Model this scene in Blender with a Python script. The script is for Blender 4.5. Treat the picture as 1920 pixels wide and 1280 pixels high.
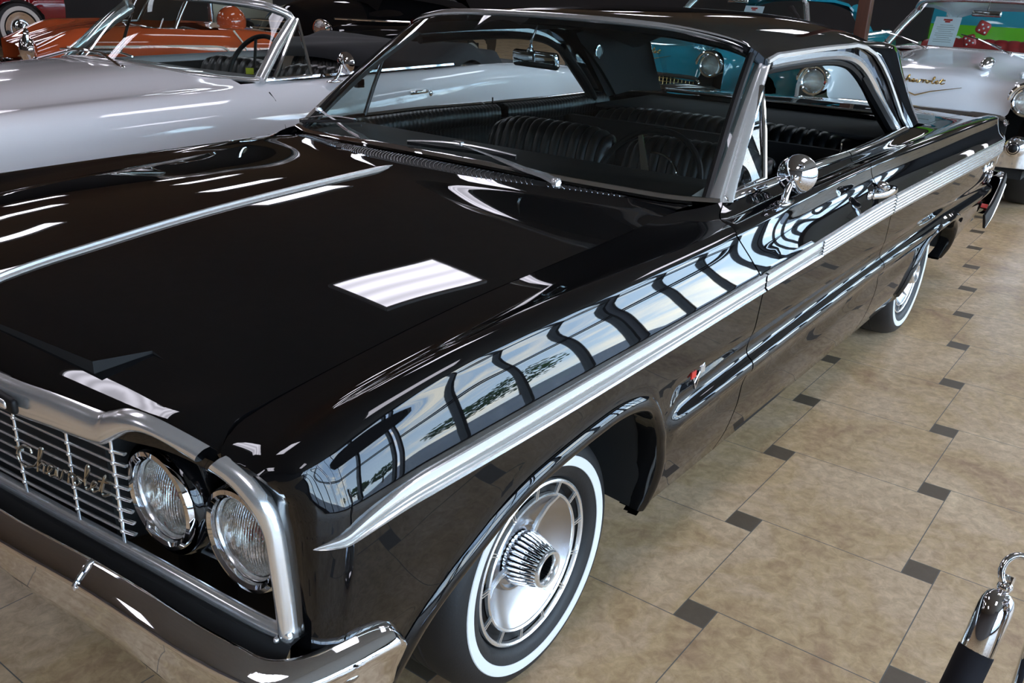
import bpy, math, random
import numpy as np
from mathutils import Vector, Matrix

# ------------------------------------------------------------------ scene, camera, world, exposure
scn = bpy.context.scene
for o in list(bpy.data.objects):
    bpy.data.objects.remove(o, do_unlink=True)
COL = scn.collection
PI = math.pi
rng = random.Random(7)

vs = scn.view_settings
vs.view_transform = 'Standard'
vs.look = 'None'
vs.gamma = 1.0
vs.use_curve_mapping = False
vs.exposure = 0.18
scn.cycles.use_denoising = True
scn.cycles.max_bounces = 10
scn.cycles.glossy_bounces = 6
scn.cycles.transparent_max_bounces = 24
scn.cycles.caustics_reflective = False
scn.cycles.caustics_refractive = False
scn.cycles.sample_clamp_indirect = 6.0

cam_d = bpy.data.cameras.new('camera')
cam = bpy.data.objects.new('camera', cam_d)
COL.objects.link(cam)
_yaw, _pitch, _roll = 0.6332, -0.3789, 0.04
_f = Vector((math.cos(_yaw)*math.cos(_pitch), math.sin(_yaw)*math.cos(_pitch), math.sin(_pitch)))
_r = Vector((math.sin(_yaw), -math.cos(_yaw), 0))
_u = _r.cross(_f)
_r2 = _r*math.cos(_roll) + _u*math.sin(_roll)
_u2 = _u*math.cos(_roll) - _r*math.sin(_roll)
_m = Matrix((_r2, _u2, -_f)).transposed().to_4x4()
_m.translation = Vector((-1.4255, -1.8286, 1.5264))
cam.matrix_world = _m
cam_d.sensor_width = 36
cam_d.lens = 36*1.701/1.92
cam_d.clip_start = 0.05
cam_d.clip_end = 400
scn.camera = cam

W_STRENGTH = 12.5      # daylight outside the window wall
LAMP = 8.0           # ceiling troffers

world = bpy.data.worlds.new('sky')
scn.world = world
world.use_nodes = True
wn, wl = world.node_tree.nodes, world.node_tree.links
wn.clear()
w_out = wn.new('ShaderNodeOutputWorld')
w_bg = wn.new('ShaderNodeBackground')
w_tc = wn.new('ShaderNodeTexCoord')
w_sep = wn.new('ShaderNodeSeparateXYZ')
wl.new(w_tc.outputs['Generated'], w_sep.inputs[0])
w_r = wn.new('ShaderNodeValToRGB')
w_r.color_ramp.elements[0].position = 0.0
w_r.color_ramp.elements[0].color = (0.56, 0.72, 0.93, 1)
w_r.color_ramp.elements[1].position = 0.6
w_r.color_ramp.elements[1].color = (0.22, 0.37, 0.68, 1)
wl.new(w_sep.outputs['Z'], w_r.inputs[0])
w_map = wn.new('ShaderNodeMapping')
w_map.inputs['Scale'].default_value = (1.5, 1.5, 7.0)
wl.new(w_tc.outputs['Generated'], w_map.inputs[0])
w_no = wn.new('ShaderNodeTexNoise')
w_no.inputs['Scale'].default_value = 2.2
w_no.inputs['Detail'].default_value = 7
w_no.inputs['Roughness'].default_value = 0.6
wl.new(w_map.outputs[0], w_no.inputs[0])
w_cr = wn.new('ShaderNodeValToRGB')
w_cr.color_ramp.elements[0].position = 0.50
w_cr.color_ramp.elements[1].position = 0.66
wl.new(w_no.outputs[0], w_cr.inputs[0])
w_mix = wn.new('ShaderNodeMixRGB')
wl.new(w_cr.outputs[0], w_mix.inputs[0])
wl.new(w_r.outputs[0], w_mix.inputs[1])
w_mix.inputs[2].default_value = (1.0, 0.96, 0.90, 1)
wl.new(w_mix.outputs[0], w_bg.inputs[0])
w_bg.inputs[1].default_value = W_STRENGTH
wl.new(w_bg.outputs[0], w_out.inputs[0])

# ------------------------------------------------------------------ materials
def mat(name, col=(0.5, 0.5, 0.5), rough=0.5, metal=0.0, spec=0.5, ior=1.5, coat=0.0):
    m = bpy.data.materials.new(name)
    m.use_nodes = True
    b = m.node_tree.nodes['Principled BSDF']
    b.inputs['Base Color'].default_value = (*col, 1)
    b.inputs['Roughness'].default_value = rough
    b.inputs['Metallic'].default_value = metal
    b.inputs['IOR'].default_value = ior
    b.inputs['Specular IOR Level'].default_value = spec
    if coat:
        b.inputs['Coat Weight'].default_value = coat
        b.inputs['Coat Roughness'].default_value = 0.02
    return m

def noisy(m, scale=20, amount=0.15, detail=4, stretch=(1, 1, 1), bump=0.0, bscale=None, rough_amt=0.0):
    nt = m.node_tree; n, l = nt.nodes, nt.links
    b = n['Principled BSDF']
    tc = n.new('ShaderNodeTexCoord'); mp = n.new('ShaderNodeMapping')
    mp.inputs['Scale'].default_value = stretch
    l.new(tc.outputs['Object'], mp.inputs[0])
    no = n.new('ShaderNodeTexNoise')
    no.inputs['Scale'].default_value = scale; no.inputs['Detail'].default_value = detail
    l.new(mp.outputs[0], no.inputs[0])
    if amount:
        c = b.inputs['Base Color'].default_value[:3]
        mx = n.new('ShaderNodeMixRGB')
        mx.inputs[1].default_value = (*[v*(1-amount) for v in c], 1)
        mx.inputs[2].default_value = (*[min(1, v*(1+amount)) for v in c], 1)
        l.new(no.outputs[0], mx.inputs[0]); l.new(mx.outputs[0], b.inputs['Base Color'])
    if bump:
        bp = n.new('ShaderNodeBump'); bp.inputs['Strength'].default_value = bump
        bp.inputs['Distance'].default_value = 0.002
        no2 = n.new('ShaderNodeTexNoise'); no2.inputs['Scale'].default_value = bscale or scale*6
        l.new(mp.outputs[0], no2.inputs[0])
        l.new(no2.outputs[0], bp.inputs['Height']); l.new(bp.outputs[0], b.inputs['Normal'])
    return m

def emis(name, col, strength):
    m = bpy.data.materials.new(name); m.use_nodes = True
    n, l = m.node_tree.nodes, m.node_tree.links
    n.clear()
    o = n.new('ShaderNodeOutputMaterial'); e = n.new('ShaderNodeEmission')
    e.inputs[0].default_value = (*col, 1); e.inputs[1].default_value = strength
    l.new(e.outputs[0], o.inputs[0])
    return m

def glass(name, tint=(0.8, 0.93, 0.9), rough=0.0, ior=1.5):
    m = bpy.data.materials.new(name); m.use_nodes = True
    n, l = m.node_tree.nodes, m.node_tree.links
    n.clear()
    o = n.new('ShaderNodeOutputMaterial'); mx = n.new('ShaderNodeMixShader')
    t = n.new('ShaderNodeBsdfTransparent'); g = n.new('ShaderNodeBsdfGlossy')
    t.inputs[0].default_value = (*tint, 1); g.inputs['Roughness'].default_value = rough
    # Schlick reflectance, the same from both sides of the sheet
    ge = n.new('ShaderNodeNewGeometry'); dt = n.new('ShaderNodeVectorMath'); dt.operation = 'DOT_PRODUCT'
    l.new(ge.outputs['Incoming'], dt.inputs[0]); l.new(ge.outputs['Normal'], dt.inputs[1])
    ab = n.new('ShaderNodeMath'); ab.operation = 'ABSOLUTE'; l.new(dt.outputs['Value'], ab.inputs[0])
    om = n.new('ShaderNodeMath'); om.operation = 'SUBTRACT'; om.inputs[0].default_value = 1.0; l.new(ab.outputs[0], om.inputs[1])
    pw = n.new('ShaderNodeMath'); pw.operation = 'POWER'; pw.inputs[1].default_value = 5.0; l.new(om.outputs[0], pw.inputs[0])
    ml = n.new('ShaderNodeMath'); ml.operation = 'MULTIPLY_ADD'
    ml.inputs[1].default_value = 0.93; ml.inputs[2].default_value = 0.07
    l.new(pw.outputs[0], ml.inputs[0])
    l.new(ml.outputs[0], mx.inputs[0]); l.new(t.outputs[0], mx.inputs[1]); l.new(g.outputs[0], mx.inputs[2])
    l.new(mx.outputs[0], o.inputs[0])
    return m

M = {}
M['black_paint'] = mat('black_paint', (0.004, 0.004, 0.0045), 0.015, ior=1.52)
M['dark_gap'] = mat('dark_gap', (0.004, 0.004, 0.004), 0.6)
M['chrome'] = mat('chrome', (0.80, 0.80, 0.82), 0.04, 1.0)
M['satin'] = mat('satin_aluminium', (0.92, 0.91, 0.90), 0.20, 0.85)
M['brushed'] = noisy(mat('brushed_aluminium', (0.50, 0.50, 0.52), 0.24, 1.0), 40, 0.08)
M['grille'] = mat('grille_aluminium', (0.62, 0.62, 0.64), 0.2, 1.0)
M['insert'] = mat('grey_insert', (0.30, 0.29, 0.27), 0.4, 0.1)
M['bright_insert'] = mat('bright_insert', (0.80, 0.79, 0.79), 0.35, 0.25)
M['rubber'] = noisy(mat('tyre_rubber', (0.007, 0.007, 0.008), 0.55), 30, 0.3, bump=0.2)
M['white_rubber'] = mat('white_rubber', (0.70, 0.69, 0.67), 0.5)
M['black_plastic'] = mat('black_plastic', (0.004, 0.004, 0.0045), 0.5, spec=.3)
M['vinyl'] = noisy(mat('black_vinyl', (0.004, 0.0045, 0.005), 0.30), 50, 0.2, bump=0.3, bscale=400)
M['carpet'] = noisy(mat('carpet', (0.006, 0.006, 0.006), 0.95), 200, 0.4)
M['headliner'] = mat('headliner', (0.008, 0.009, 0.010), 0.8)
M['windshield'] = glass('windshield_glass', (0.58, 0.68, 0.69))
M['side_glass'] = glass('side_glass', (0.78, 0.88, 0.87))
M['rear_glass'] = glass('rear_glass', (0.75, 0.88, 0.88))
M['pane'] = glass('pane_glass', (0.93, 0.96, 0.95))
M['undercoat'] = mat('undercoat', (0.006, 0.006, 0.006), 0.8)
M['red'] = mat('red_enamel', (0.55, 0.03, 0.02), 0.3)
M['white'] = mat('white_enamel', (0.8, 0.8, 0.8), 0.35)
M['reflector'] = mat('lamp_reflector', (0.75, 0.73, 0.70), 0.16, 1.0)

# ------------------------------------------------------------------ mesh helpers
class MB:
    def __init__(s):
        s.v = []; s.f = []; s.m = []
    def add(s, vs, fs, mi=0):
        b = len(s.v)
        s.v += [tuple(float(c) for c in p) for p in vs]
        s.f += [tuple(b+i for i in f) for f in fs]
        s.m += [mi]*len(fs)
        return s
    def box(s, c, d, rot=None, mi=0):
        x, y, z = [k/2 for k in d]
        P = [Vector(p) for p in ((-x,-y,-z),(x,-y,-z),(x,y,-z),(-x,y,-z),(-x,-y,z),(x,-y,z),(x,y,z),(-x,y,z))]
        if rot is not None: P = [rot @ p for p in P]
        P = [p+Vector(c) for p in P]
        return s.add(P, [(0,3,2,1),(4,5,6,7),(0,1,5,4),(1,2,6,5),(2,3,7,6),(3,0,4,7)], mi)
    def rbox(s, c, d, r, rot=None, mi=0, n=3):
        """box with rounded vertical profile: rounded rectangle (x,y) extruded in z with a small chamfer"""
        x, y, z = [k/2 for k in d]
        r = min(r, x*0.98, y*0.98, z*0.98)
        def ring(ins, zz):
            P = []
            for cx, cy, a0 in ((x-r, y-r, 0), (-x+r, y-r, 90), (-x+r, -y+r, 180), (x-r, -y+r, 270)):
                for k in range(n+1):
                    a = math.radians(a0+90*k/n); P.append(Vector((cx+(r-ins)*math.cos(a), cy+(r-ins)*math.sin(a), zz)))
            return P
        rings = []
        for k in range(n+1):
            a = PI/2*k/n; rings.append(ring(r*(1-math.sin(a)), -z+r*(1-math.cos(a))))
        for k in range(n, -1, -1):
            a = PI/2*k/n; rings.append(ring(r*(1-math.sin(a)), z-r*(1-math.cos(a))))
        N = len(rings[0]); V = []; F = []
        for R_ in rings:
            for p in R_:
                if rot is not None: p = rot @ p
                V.append(p+Vector(c))
        for i in range(len(rings)-1):
            for j in range(N):
                F.append((i*N+j, i*N+(j+1) % N, (i+1)*N+(j+1) % N, (i+1)*N+j))
        F.append(tuple(range(N-1, -1, -1))); F.append(tuple((len(rings)-1)*N+j for j in range(N)))
        return s.add(V, F, mi)
    def grid(s, G, closed_u=False, closed_v=False, mi=0, flip=False, mask=None):
        G = np.asarray(G, float); a, b = G.shape[:2]
        F = []
        for i in range(a if closed_u else a-1):
            for j in range(b if closed_v else b-1):
                i2, j2 = (i+1) % a, (j+1) % b
                if mask is not None and not (mask[i, j] and mask[i2, j] and mask[i, j2] and mask[i2, j2]):
                    continue
                q = (i*b+j, i2*b+j, i2*b+j2, i*b+j2)
                F.append(q[::-1] if flip else q)
        return s.add(G.reshape(-1, 3), F, mi)
    def sweep(s, path, prof, up=(0, 0, 1), closed=False, cap=True, scale=None, mi=0, closed_prof=True):
        P = [Vector(p) for p in path]; n = len(P); up = Vector(up); G = []
        for i in range(n):
            if closed: t = P[(i+1) % n]-P[i-1]
            else: t = P[min(i+1, n-1)]-P[max(i-1, 0)]
            t.normalize()
            side = t.cross(up)
            if side.length < 1e-6: side = Vector((1, 0, 0))
            side.normalize(); u2 = side.cross(t).normalized()
            k = scale[i] if scale is not None else 1
            G.append([P[i]+side*(a*k)+u2*(b*k) for a, b in prof])
        s.grid([[tuple(q) for q in row] for row in G], closed_u=closed, closed_v=closed_prof, mi=mi)
        if cap and not closed and closed_prof:
            m_ = len(prof); b0 = len(s.v)-n*m_
            s.f.append(tuple(b0+j for j in range(m_))); s.m.append(mi)
            s.f.append(tuple(b0+(n-1)*m_+j for j in range(m_-1, -1, -1))); s.m.append(mi)
        return s
    def tube(s, path, r, n=8, closed=False, scale=None, mi=0, up=(0, 0, 1)):
        return s.sweep(path, [(r*math.cos(2*PI*k/n), r*math.sin(2*PI*k/n)) for k in range(n)], up, closed, True, scale, mi)
    def lathe(s, prof, c=(0, 0, 0), axis='z', n=48, mi=0, close=False, rot=None):
        """prof: list of (radius, height)"""
        G = []
        for k in range(n):
            a = 2*PI*k/n; row = []
            for r, h in prof:
                if axis == 'z': p = Vector((r*math.cos(a), r*math.sin(a), h))
                elif axis == 'y': p = Vector((r*math.cos(a), h, r*math.sin(a)))
                else: p = Vector((h, r*math.cos(a), r*math.sin(a)))
                if rot is not None: p = rot @ p
                row.append(tuple(p+Vector(c)))
            G.append(row)
        return s.grid(G, closed_u=True, closed_v=close, mi=mi)
    def ball(s, c, r, n=12, mi=0, sc=(1, 1, 1), rot=None):
        prof = [(max(1e-4, math.sin(PI*k/n)), -math.cos(PI*k/n)) for k in range(n+1)]
        V = MB(); V.lathe(prof, n=2*n)
        vs_ = [Vector((p[0]*r*sc[0], p[1]*r*sc[1], p[2]*r*sc[2])) for p in V.v]
        if rot is not None: vs_ = [rot @ p for p in vs_]
        return s.add([p+Vector(c) for p in vs_], V.f, mi)
    def build(s, name, mats, parent=None, angle=40, smooth=True, mirror=False, recalc=True):
        me = bpy.data.meshes.new(name)
        V = s.v; F = s.f
        if mirror:
            V = [(p[0], -p[1], p[2]) for p in V]; F = [f[::-1] for f in F]
        me.from_pydata(V, [], F)
        if not isinstance(mats, (list, tuple)): mats = [mats]
        for m in mats: me.materials.append(m)
        me.polygons.foreach_set('material_index', s.m)
        if recalc:
            import bmesh
            bm = bmesh.new(); bm.from_mesh(me)
            bmesh.ops.remove_doubles(bm, verts=bm.verts, dist=1e-5)
            bmesh.ops.recalc_face_normals(bm, faces=bm.faces)
            bm.to_mesh(me); bm.free()
        if smooth:
            me.polygons.foreach_set('use_smooth', [True]*len(me.polygons))
            me.set_sharp_from_angle(angle=math.radians(angle))
        me.update()
        o = bpy.data.objects.new(name, me)
        COL.objects.link(o)
        if parent is not None: o.parent = parent
        return o

def empty(name, loc=(0, 0, 0), rz=0.0):
    o = bpy.data.objects.new(name, None); COL.objects.link(o)
    o.location = loc; o.rotation_euler = (0, 0, rz)
    o.empty_display_size = 0.2
    return o

def tag(o, label=None, cat=None, group=None, kind=None):
    if label: o['label'] = label
    if cat: o['category'] = cat
    if group: o['group'] = group
    if kind: o['kind'] = kind
    return o

def copy_tree(o, parent=None):
    c = o.copy(); COL.objects.link(c); c.parent = parent
    for ch in list(o.children): copy_tree(ch, c)
    return c

def pchip(px, py, x):
    px = np.asarray(px, float); py = np.asarray(py, float); x = np.asarray(x, float)
    h = np.diff(px); d = np.diff(py)/h; n = len(px); m = np.zeros(n)
    for i in range(1, n-1):
        if d[i-1]*d[i] > 0:
            w1 = 2*h[i]+h[i-1]; w2 = h[i]+2*h[i-1]
            m[i] = (w1+w2)/(w1/d[i-1]+w2/d[i])
    m[0] = d[0]; m[-1] = d[-1]
    xx = np.clip(x, px[0], px[-1]); i = np.clip(np.searchsorted(px, xx, side='right')-1, 0, n-2)
    t = (xx-px[i])/h[i]
    return ((2*t**3-3*t**2+1)*py[i] + (t**3-2*t**2+t)*h[i]*m[i] + (-2*t**3+3*t**2)*py[i+1] + (t**3-t**2)*h[i]*m[i+1])

def smooth_path(pts, n=8, closed=False):
    """Catmull-Rom through 3D points"""
    P = [np.array(p, float) for p in pts]; N = len(P); out = []
    seg = N if closed else N-1
    for i in range(seg):
        p1, p2 = P[i], P[(i+1) % N]
        p0 = P[i-1] if (i > 0 or closed) else 2*p1-p2
        p3 = P[(i+2) % N] if (i+2 < N or closed) else 2*p2-p1
        for k in range(n):
            t = k/n
            out.append(0.5*((2*p1)+(-p0+p2)*t+(2*p0-5*p1+4*p2-p3)*t*t+(-p0+3*p1-3*p2+p3)*t**3))
    if not closed: out.append(P[-1])
    return [tuple(map(float, q)) for q in out]

def cross_spline(P, sub, sharp):
    """P: K x 3 control points of one section; returns dense rows. sub[k] segments between k and k+1"""
    K = len(P); out = []
    T = []
    for k in range(K):
        if k in sharp or k == 0 or k == K-1: T.append(None)
        else:
            a = np.linalg.norm(P[k]-P[k-1])+1e-9; b = np.linalg.norm(P[k+1]-P[k])+1e-9
            T.append(((P[k]-P[k-1])/a*b + (P[k+1]-P[k])/b*a)/(a+b))
    for k in range(K-1):
        L = np.linalg.norm(P[k+1]-P[k]); ch = (P[k+1]-P[k])/(L+1e-9)
        t0 = T[k]; t1 = T[k+1]
        if t0 is None and t1 is None: t0 = t1 = ch
        elif t0 is None: t0 = 2*ch-t1 if False else ch
        elif t1 is None: t1 = ch
        for j in range(sub[k]):
            t = j/sub[k]
            out.append((2*t**3-3*t**2+1)*P[k]+(t**3-2*t**2+t)*L*t0+(-2*t**3+3*t**2)*P[k+1]+(t**3-t**2)*L*t1)
    out.append(P[-1])
    return out

# ------------------------------------------------------------------ the room
def floor_material():
    m = bpy.data.materials.new('floor_tiles'); m.use_nodes = True
    n, l = m.node_tree.nodes, m.node_tree.links
    b = n['Principled BSDF']
    geo = n.new('ShaderNodeNewGeometry'); sep = n.new('ShaderNodeSeparateXYZ')
    l.new(geo.outputs['Position'], sep.inputs[0])
    def mth(op, a, c=None, v=None):
        x = n.new('ShaderNodeMath'); x.operation = op
        for i, q in enumerate((a, c)):
            if q is None: continue
            if isinstance(q, (int, float)): x.inputs[i].default_value = q
            else: l.new(q, x.inputs[i])
        return x.outputs[0]
    a_, b_ = 0.5024, 0.0855; S2 = a_*a_+b_*b_; ox, oy = 1.0425, -1.4985; h = 0.04275; g = 0.0015
    px = mth('SUBTRACT', sep.outputs[0], ox); py = mth('SUBTRACT', sep.outputs[1], oy)
    u = mth('ROUND', mth('DIVIDE', mth('ADD', mth('MULTIPLY', px, a_), mth('MULTIPLY', py, b_)), S2))
    v = mth('ROUND', mth('DIVIDE', mth('ADD', mth('MULTIPLY', px, -b_), mth('MULTIPLY', py, a_)), S2))
    dx = mth('SUBTRACT', px, mth('SUBTRACT', mth('MULTIPLY', u, a_), mth('MULTIPLY', v, b_)))
    dy = mth('SUBTRACT', py, mth('ADD', mth('MULTIPLY', u, b_), mth('MULTIPLY', v, a_)))
    dark = mth('MULTIPLY', mth('LESS_THAN', mth('ABSOLUTE', dx), h), mth('LESS_THAN', mth('ABSOLUTE', dy), h))
    def line(p, off, q, sgn):
        near = mth('LESS_THAN', mth('ABSOLUTE', mth('SUBTRACT', p, off)), g)
        side = mth('GREATER_THAN', mth('MULTIPLY', q, sgn), -h)
        return mth('MULTIPLY', near, side)
    gr = mth('MAXIMUM', mth('MAXIMUM', line(dy, h, dx, 1), line(dy, -h, dx, -1)),
             mth('MAXIMUM', line(dx, -h, dy, 1), line(dx, h, dy, -1)))
    # mottled travertine colour
    n1 = n.new('ShaderNodeTexNoise'); n1.inputs['Scale'].default_value = 2.6; n1.inputs['Detail'].default_value = 9
    n1.inputs['Roughness'].default_value = 0.62; n1.inputs['Distortion'].default_value = 0.6
    l.new(geo.outputs['Position'], n1.inputs[0])
    r1 = n.new('ShaderNodeValToRGB'); cr = r1.color_ramp
    cr.elements[0].position = 0.30; cr.elements[0].color = (0.452, 0.283, 0.170, 1)
    cr.elements[1].position = 0.72; cr.elements[1].color = (0.798, 0.595, 0.378, 1)
    e = cr.elements.new(0.47); e.color = (0.630, 0.439, 0.241, 1)
    e = cr.elements.new(0.56); e.color = (0.677, 0.483, 0.303, 1)
    l.new(n1.outputs[0], r1.inputs[0])
    n2 = n.new('ShaderNodeTexNoise'); n2.inputs['Scale'].default_value = 26; n2.inputs['Detail'].default_value = 8
    n2.inputs['Roughness'].default_value = 0.7; n2.inputs['Distortion'].default_value = 0.5
    l.new(geo.outputs['Position'], n2.inputs[0])
    r2 = n.new('ShaderNodeValToRGB')
    r2.color_ramp.elements[0].position = 0.36; r2.color_ramp.elements[0].color = (0.62, 0.56, 0.50, 1)
    r2.color_ramp.elements[1].position = 0.66; r2.color_ramp.elements[1].color = (1.08, 1.08, 1.07, 1)
    l.new(n2.outputs[0], r2.inputs[0])
    mu = n.new('ShaderNodeMixRGB'); mu.blend_type = 'MULTIPLY'; mu.inputs[0].default_value = 0.8
    l.new(r1.outputs[0], mu.inputs[1]); l.new(r2.outputs[0], mu.inputs[2])
    # every tile its own slight tone
    wn_ = n.new('ShaderNodeTexWhiteNoise'); wn_.noise_dimensions = '2D'
    cmb = n.new('ShaderNodeCombineXYZ')
    l.new(u, cmb.inputs[0]); l.new(v, cmb.inputs[1]); l.new(cmb.outputs[0], wn_.inputs['Vector'])
    dk = n.new('ShaderNodeMixRGB'); dk.inputs[1].default_value = (0.10, 0.072, 0.046, 1); dk.inputs[2].default_value = (0.155, 0.115, 0.078, 1)
    l.new(n2.outputs[0], dk.inputs[0])
    m1 = n.new('ShaderNodeMixRGB'); l.new(dark, m1.inputs[0]); l.new(mu.outputs[0], m1.inputs[1]); l.new(dk.outputs[0], m1.inputs[2])
    m2 = n.new('ShaderNodeMixRGB'); l.new(gr, m2.inputs[0]); l.new(m1.outputs[0], m2.inputs[1]); m2.inputs[2].default_value = (0.14, 0.125, 0.11, 1)
    l.new(m2.outputs[0], b.inputs['Base Color'])
    b.inputs['Roughness'].default_value = 0.38
    b.inputs['Specular IOR Level'].default_value = 0.35
    bp = n.new('ShaderNodeBump'); bp.inputs['Strength'].default_value = 0.08; bp.inputs['Distance'].default_value = 0.003
    l.new(n2.outputs[0], bp.inputs['Height']); l.new(bp.outputs[0], b.inputs['Normal'])
    return m

M['floor'] = floor_material()
M['ceiling'] = noisy(mat('ceiling_tile', (0.20, 0.185, 0.17), 0.9), 8, 0.1)
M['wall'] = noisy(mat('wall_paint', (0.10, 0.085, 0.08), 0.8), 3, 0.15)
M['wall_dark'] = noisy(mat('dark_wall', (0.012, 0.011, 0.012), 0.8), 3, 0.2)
M['frame'] = mat('window_frame', (0.02, 0.02, 0.022), 0.4)
M['asphalt'] = noisy(mat('asphalt', (0.20, 0.20, 0.20), 0.9), 6, 0.2)

XA, XB, YA, YB, HC = -7.0, 20.0, -6.0, 18.5, 3.8
HL = 3.3      # height of the hanging troffers
def struct(name, mb, m, parent=None):
    o = mb.build(name, m, parent, smooth=False)
    if parent is None: o['kind'] = 'structure'
    return o
struct('floor', MB().box(((XA+XB)/2, (YA+YB)/2, -0.05), (XB-XA, YB-YA, 0.1)), M['floor'])
YD = -2.7      # the showroom ceiling stops here; along the windows the space is taller
cl = MB().box(((XA+XB)/2, (YA+YB)/2, HC+0.05), (XB-XA, YB-YA, 0.1))
cl.box(((XA+XB)/2, (YD+YB)/2, HL+0.06), (XB-XA, YB-YD, 0.1)); cl.box(((XA+XB)/2, YD-.05, (HL+HC)/2), (XB-XA, 0.1, HC-HL+.0))
struct('ceiling', cl, M['ceiling'])
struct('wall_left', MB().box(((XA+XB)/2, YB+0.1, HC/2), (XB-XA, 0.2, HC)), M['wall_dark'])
struct('wall_back', MB().box((XA-0.1, (YA+YB)/2, HC/2), (0.2, YB-YA, HC)), M['wall'])
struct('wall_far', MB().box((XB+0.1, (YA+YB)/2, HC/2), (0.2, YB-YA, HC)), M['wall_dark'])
# window wall on the driver's side: piers, sill and header, then the window bays
SILL, HEAD, BAR = 0.20, 3.45, 2.15
MUL0, MULS = 2.92-1.2*8, 1.2
bays = []
x = MUL0
wr = MB()
wr.box(((XA+XB)/2, YA-0.1, SILL/2), (XB-XA, 0.2, SILL))
wr.box(((XA+XB)/2, YA-0.1, (HEAD+HC)/2), (XB-XA, 0.2, HC-HEAD))
k = 0
edges = []
while x < XB-1:
    n_ = 4
    x2 = min(x+MULS*n_, XB)
    bays.append((x, x2)); edges.append(x)
    x = x2
edges.append(x)
prev = XA
for i, (a0, a1) in enumerate(bays):
    w_ = 0.22 if i else 0.0
    if a0-w_ > prev: wr.box(((prev+a0)/2, YA-0.1, (SILL+HEAD)/2), (a0-prev, 0.2, HEAD-SILL))
    prev = a1-0.22
if prev < XB: wr.box(((prev+XB)/2, YA-0.1, (SILL+HEAD)/2), (XB-prev, 0.2, HEAD-SILL))
struct('wall_right', wr, M['wall'])
for i, (a0, a1) in enumerate(bays):
    fr = MB(); e1 = a1-0.22
    xs_ = [a0+MULS*q for q in range(4)]+[e1]
    for q in xs_: fr.box((q, YA-0.1, (SILL+HEAD)/2), (0.06, 0.14, HEAD-SILL))
    for zz in (SILL+0.03, BAR-0.045, BAR+0.045, HEAD-0.03):
        fr.box(((a0+e1)/2, YA-0.1, zz), (e1-a0, 0.13, 0.04))
    w = struct('window_%d' % (i+1), fr, M['frame'])
    pn = MB().box(((a0+e1)/2, YA-0.1, (SILL+HEAD)/2), (e1-a0, 0.006, HEAD-SILL))
    pn.build('pane', M['pane'], w, smooth=False)

# outside: lot and trees seen mirrored in the paint
tag(MB().box((5, -60, -0.2), (160, 103, 0.1)).build('parking_lot', M['asphalt'], smooth=False), kind='structure')
M['leaf'] = noisy(mat('leaves', (0.05, 0.10, 0.03), 0.7), 3, 0.5)
M['bark'] = noisy(mat('bark', (0.08, 0.055, 0.04), 0.9), 10, 0.3)
def tree(x, y, h, r, label):
    t = empty('tree', (x, y, -0.15))
    tag(t, label, 'tree', 'trees outside the window wall')
    MB().tube([(0, 0, 0), (0.1, 0.05, h*0.3), (0, 0, h*0.6)], 0.22, 8, scale=[1, .8, .5]).build('trunk', M['bark'], t)
    c = MB(); rg = random.Random(int(x*13+y))
    for _ in range(420):
        a, b2 = rg.uniform(0, 2*PI), math.acos(rg.uniform(-1, 1)); q = r*rg.uniform(0.55, 1.0)
        ctr = Vector((q*math.sin(b2)*math.cos(a), q*math.sin(b2)*math.sin(a), h*0.65+0.55*q*math.cos(b2)))
        s_ = rg.uniform(0.25, 0.5)
        rot = Matrix.Rotation(rg.uniform(0, 6), 3, 'Z') @ Matrix.Rotation(rg.uniform(0, 6), 3, 'X')
        c.add([ctr+rot @ Vector(p)*s_ for p in ((-1, 0, 0), (0, -.5, .1), (1, 0, 0), (0, .5, -.1), (0, 0, .5), (0, 0, -.5))],
              [(0, 1, 4), (1, 2, 4), (2, 3, 4), (3, 0, 4), (0, 5, 1), (1, 5, 2), (2, 5, 3), (3, 5, 0)])
    c.build('foliage', M['leaf'], t, smooth=False)
for (x_, y_, h_, r_, lb) in ((22, -52, 5, 3.2, 'broad green tree outside the windows, reflected in the rear of the fender'),
                             (38, -44, 6.5, 4.2, 'tall green tree outside the windows, farthest right'),
                             (30, -54, 5, 3.5, 'low green tree outside between two taller trees'),
                             (6, -66, 5, 3.5, 'small green tree outside beyond the parking lot'),
                             (50, -48, 8, 5.5, 'large green tree outside at the end of the lot')):
    tree(x_, y_, h_, r_, lb)

# ceiling troffers
M['lens'] = emis('troffer_lens', (0.90, 0.88, 1.0), LAMP)
_n, _l = M['lens'].node_tree.nodes, M['lens'].node_tree.links
_e = [q for q in _n if q.type == 'EMISSION'][0]
_tc = _n.new('ShaderNodeTexCoord'); _wv = _n.new('ShaderNodeTexWave'); _wv.bands_direction = 'Y'
_wv.inputs['Scale'].default_value = 1.6
_mr = _n.new('ShaderNodeMapRange'); _mr.inputs['To Min'].default_value = LAMP*0.7; _mr.inputs['To Max'].default_value = LAMP*1.15
_l.new(_tc.outputs['Object'], _wv.inputs[0]); _l.new(_wv.outputs[1], _mr.inputs[0]); _l.new(_mr.outputs[0], _e.inputs[1])
M['troffer'] = mat('troffer_frame', (0.6, 0.6, 0.6), 0.5)
def troffer():
    t = empty('ceiling_light', (0, 0, HL))
    f = MB()

    f.box((0, 0.3, -0.012), (1.24, 0.03, 0.03)); f.box((0, -0.3, -0.012), (1.24, 0.03, 0.03))
    f.box((0.61, 0, -0.012), (0.03, 0.6, 0.03)); f.box((-0.61, 0, -0.012), (0.03, 0.6, 0.03))
    f.build('frame', M['troffer'], t, smooth=False)
    MB().box((0, 0, -0.009), (1.19, 0.57, 0.012)).build('diffuser', M['lens'], t, smooth=False)
    return t
proto = None
FX, FY, FPX, FPY = 2.83, 1.99, 3.66, 3.66
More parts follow.
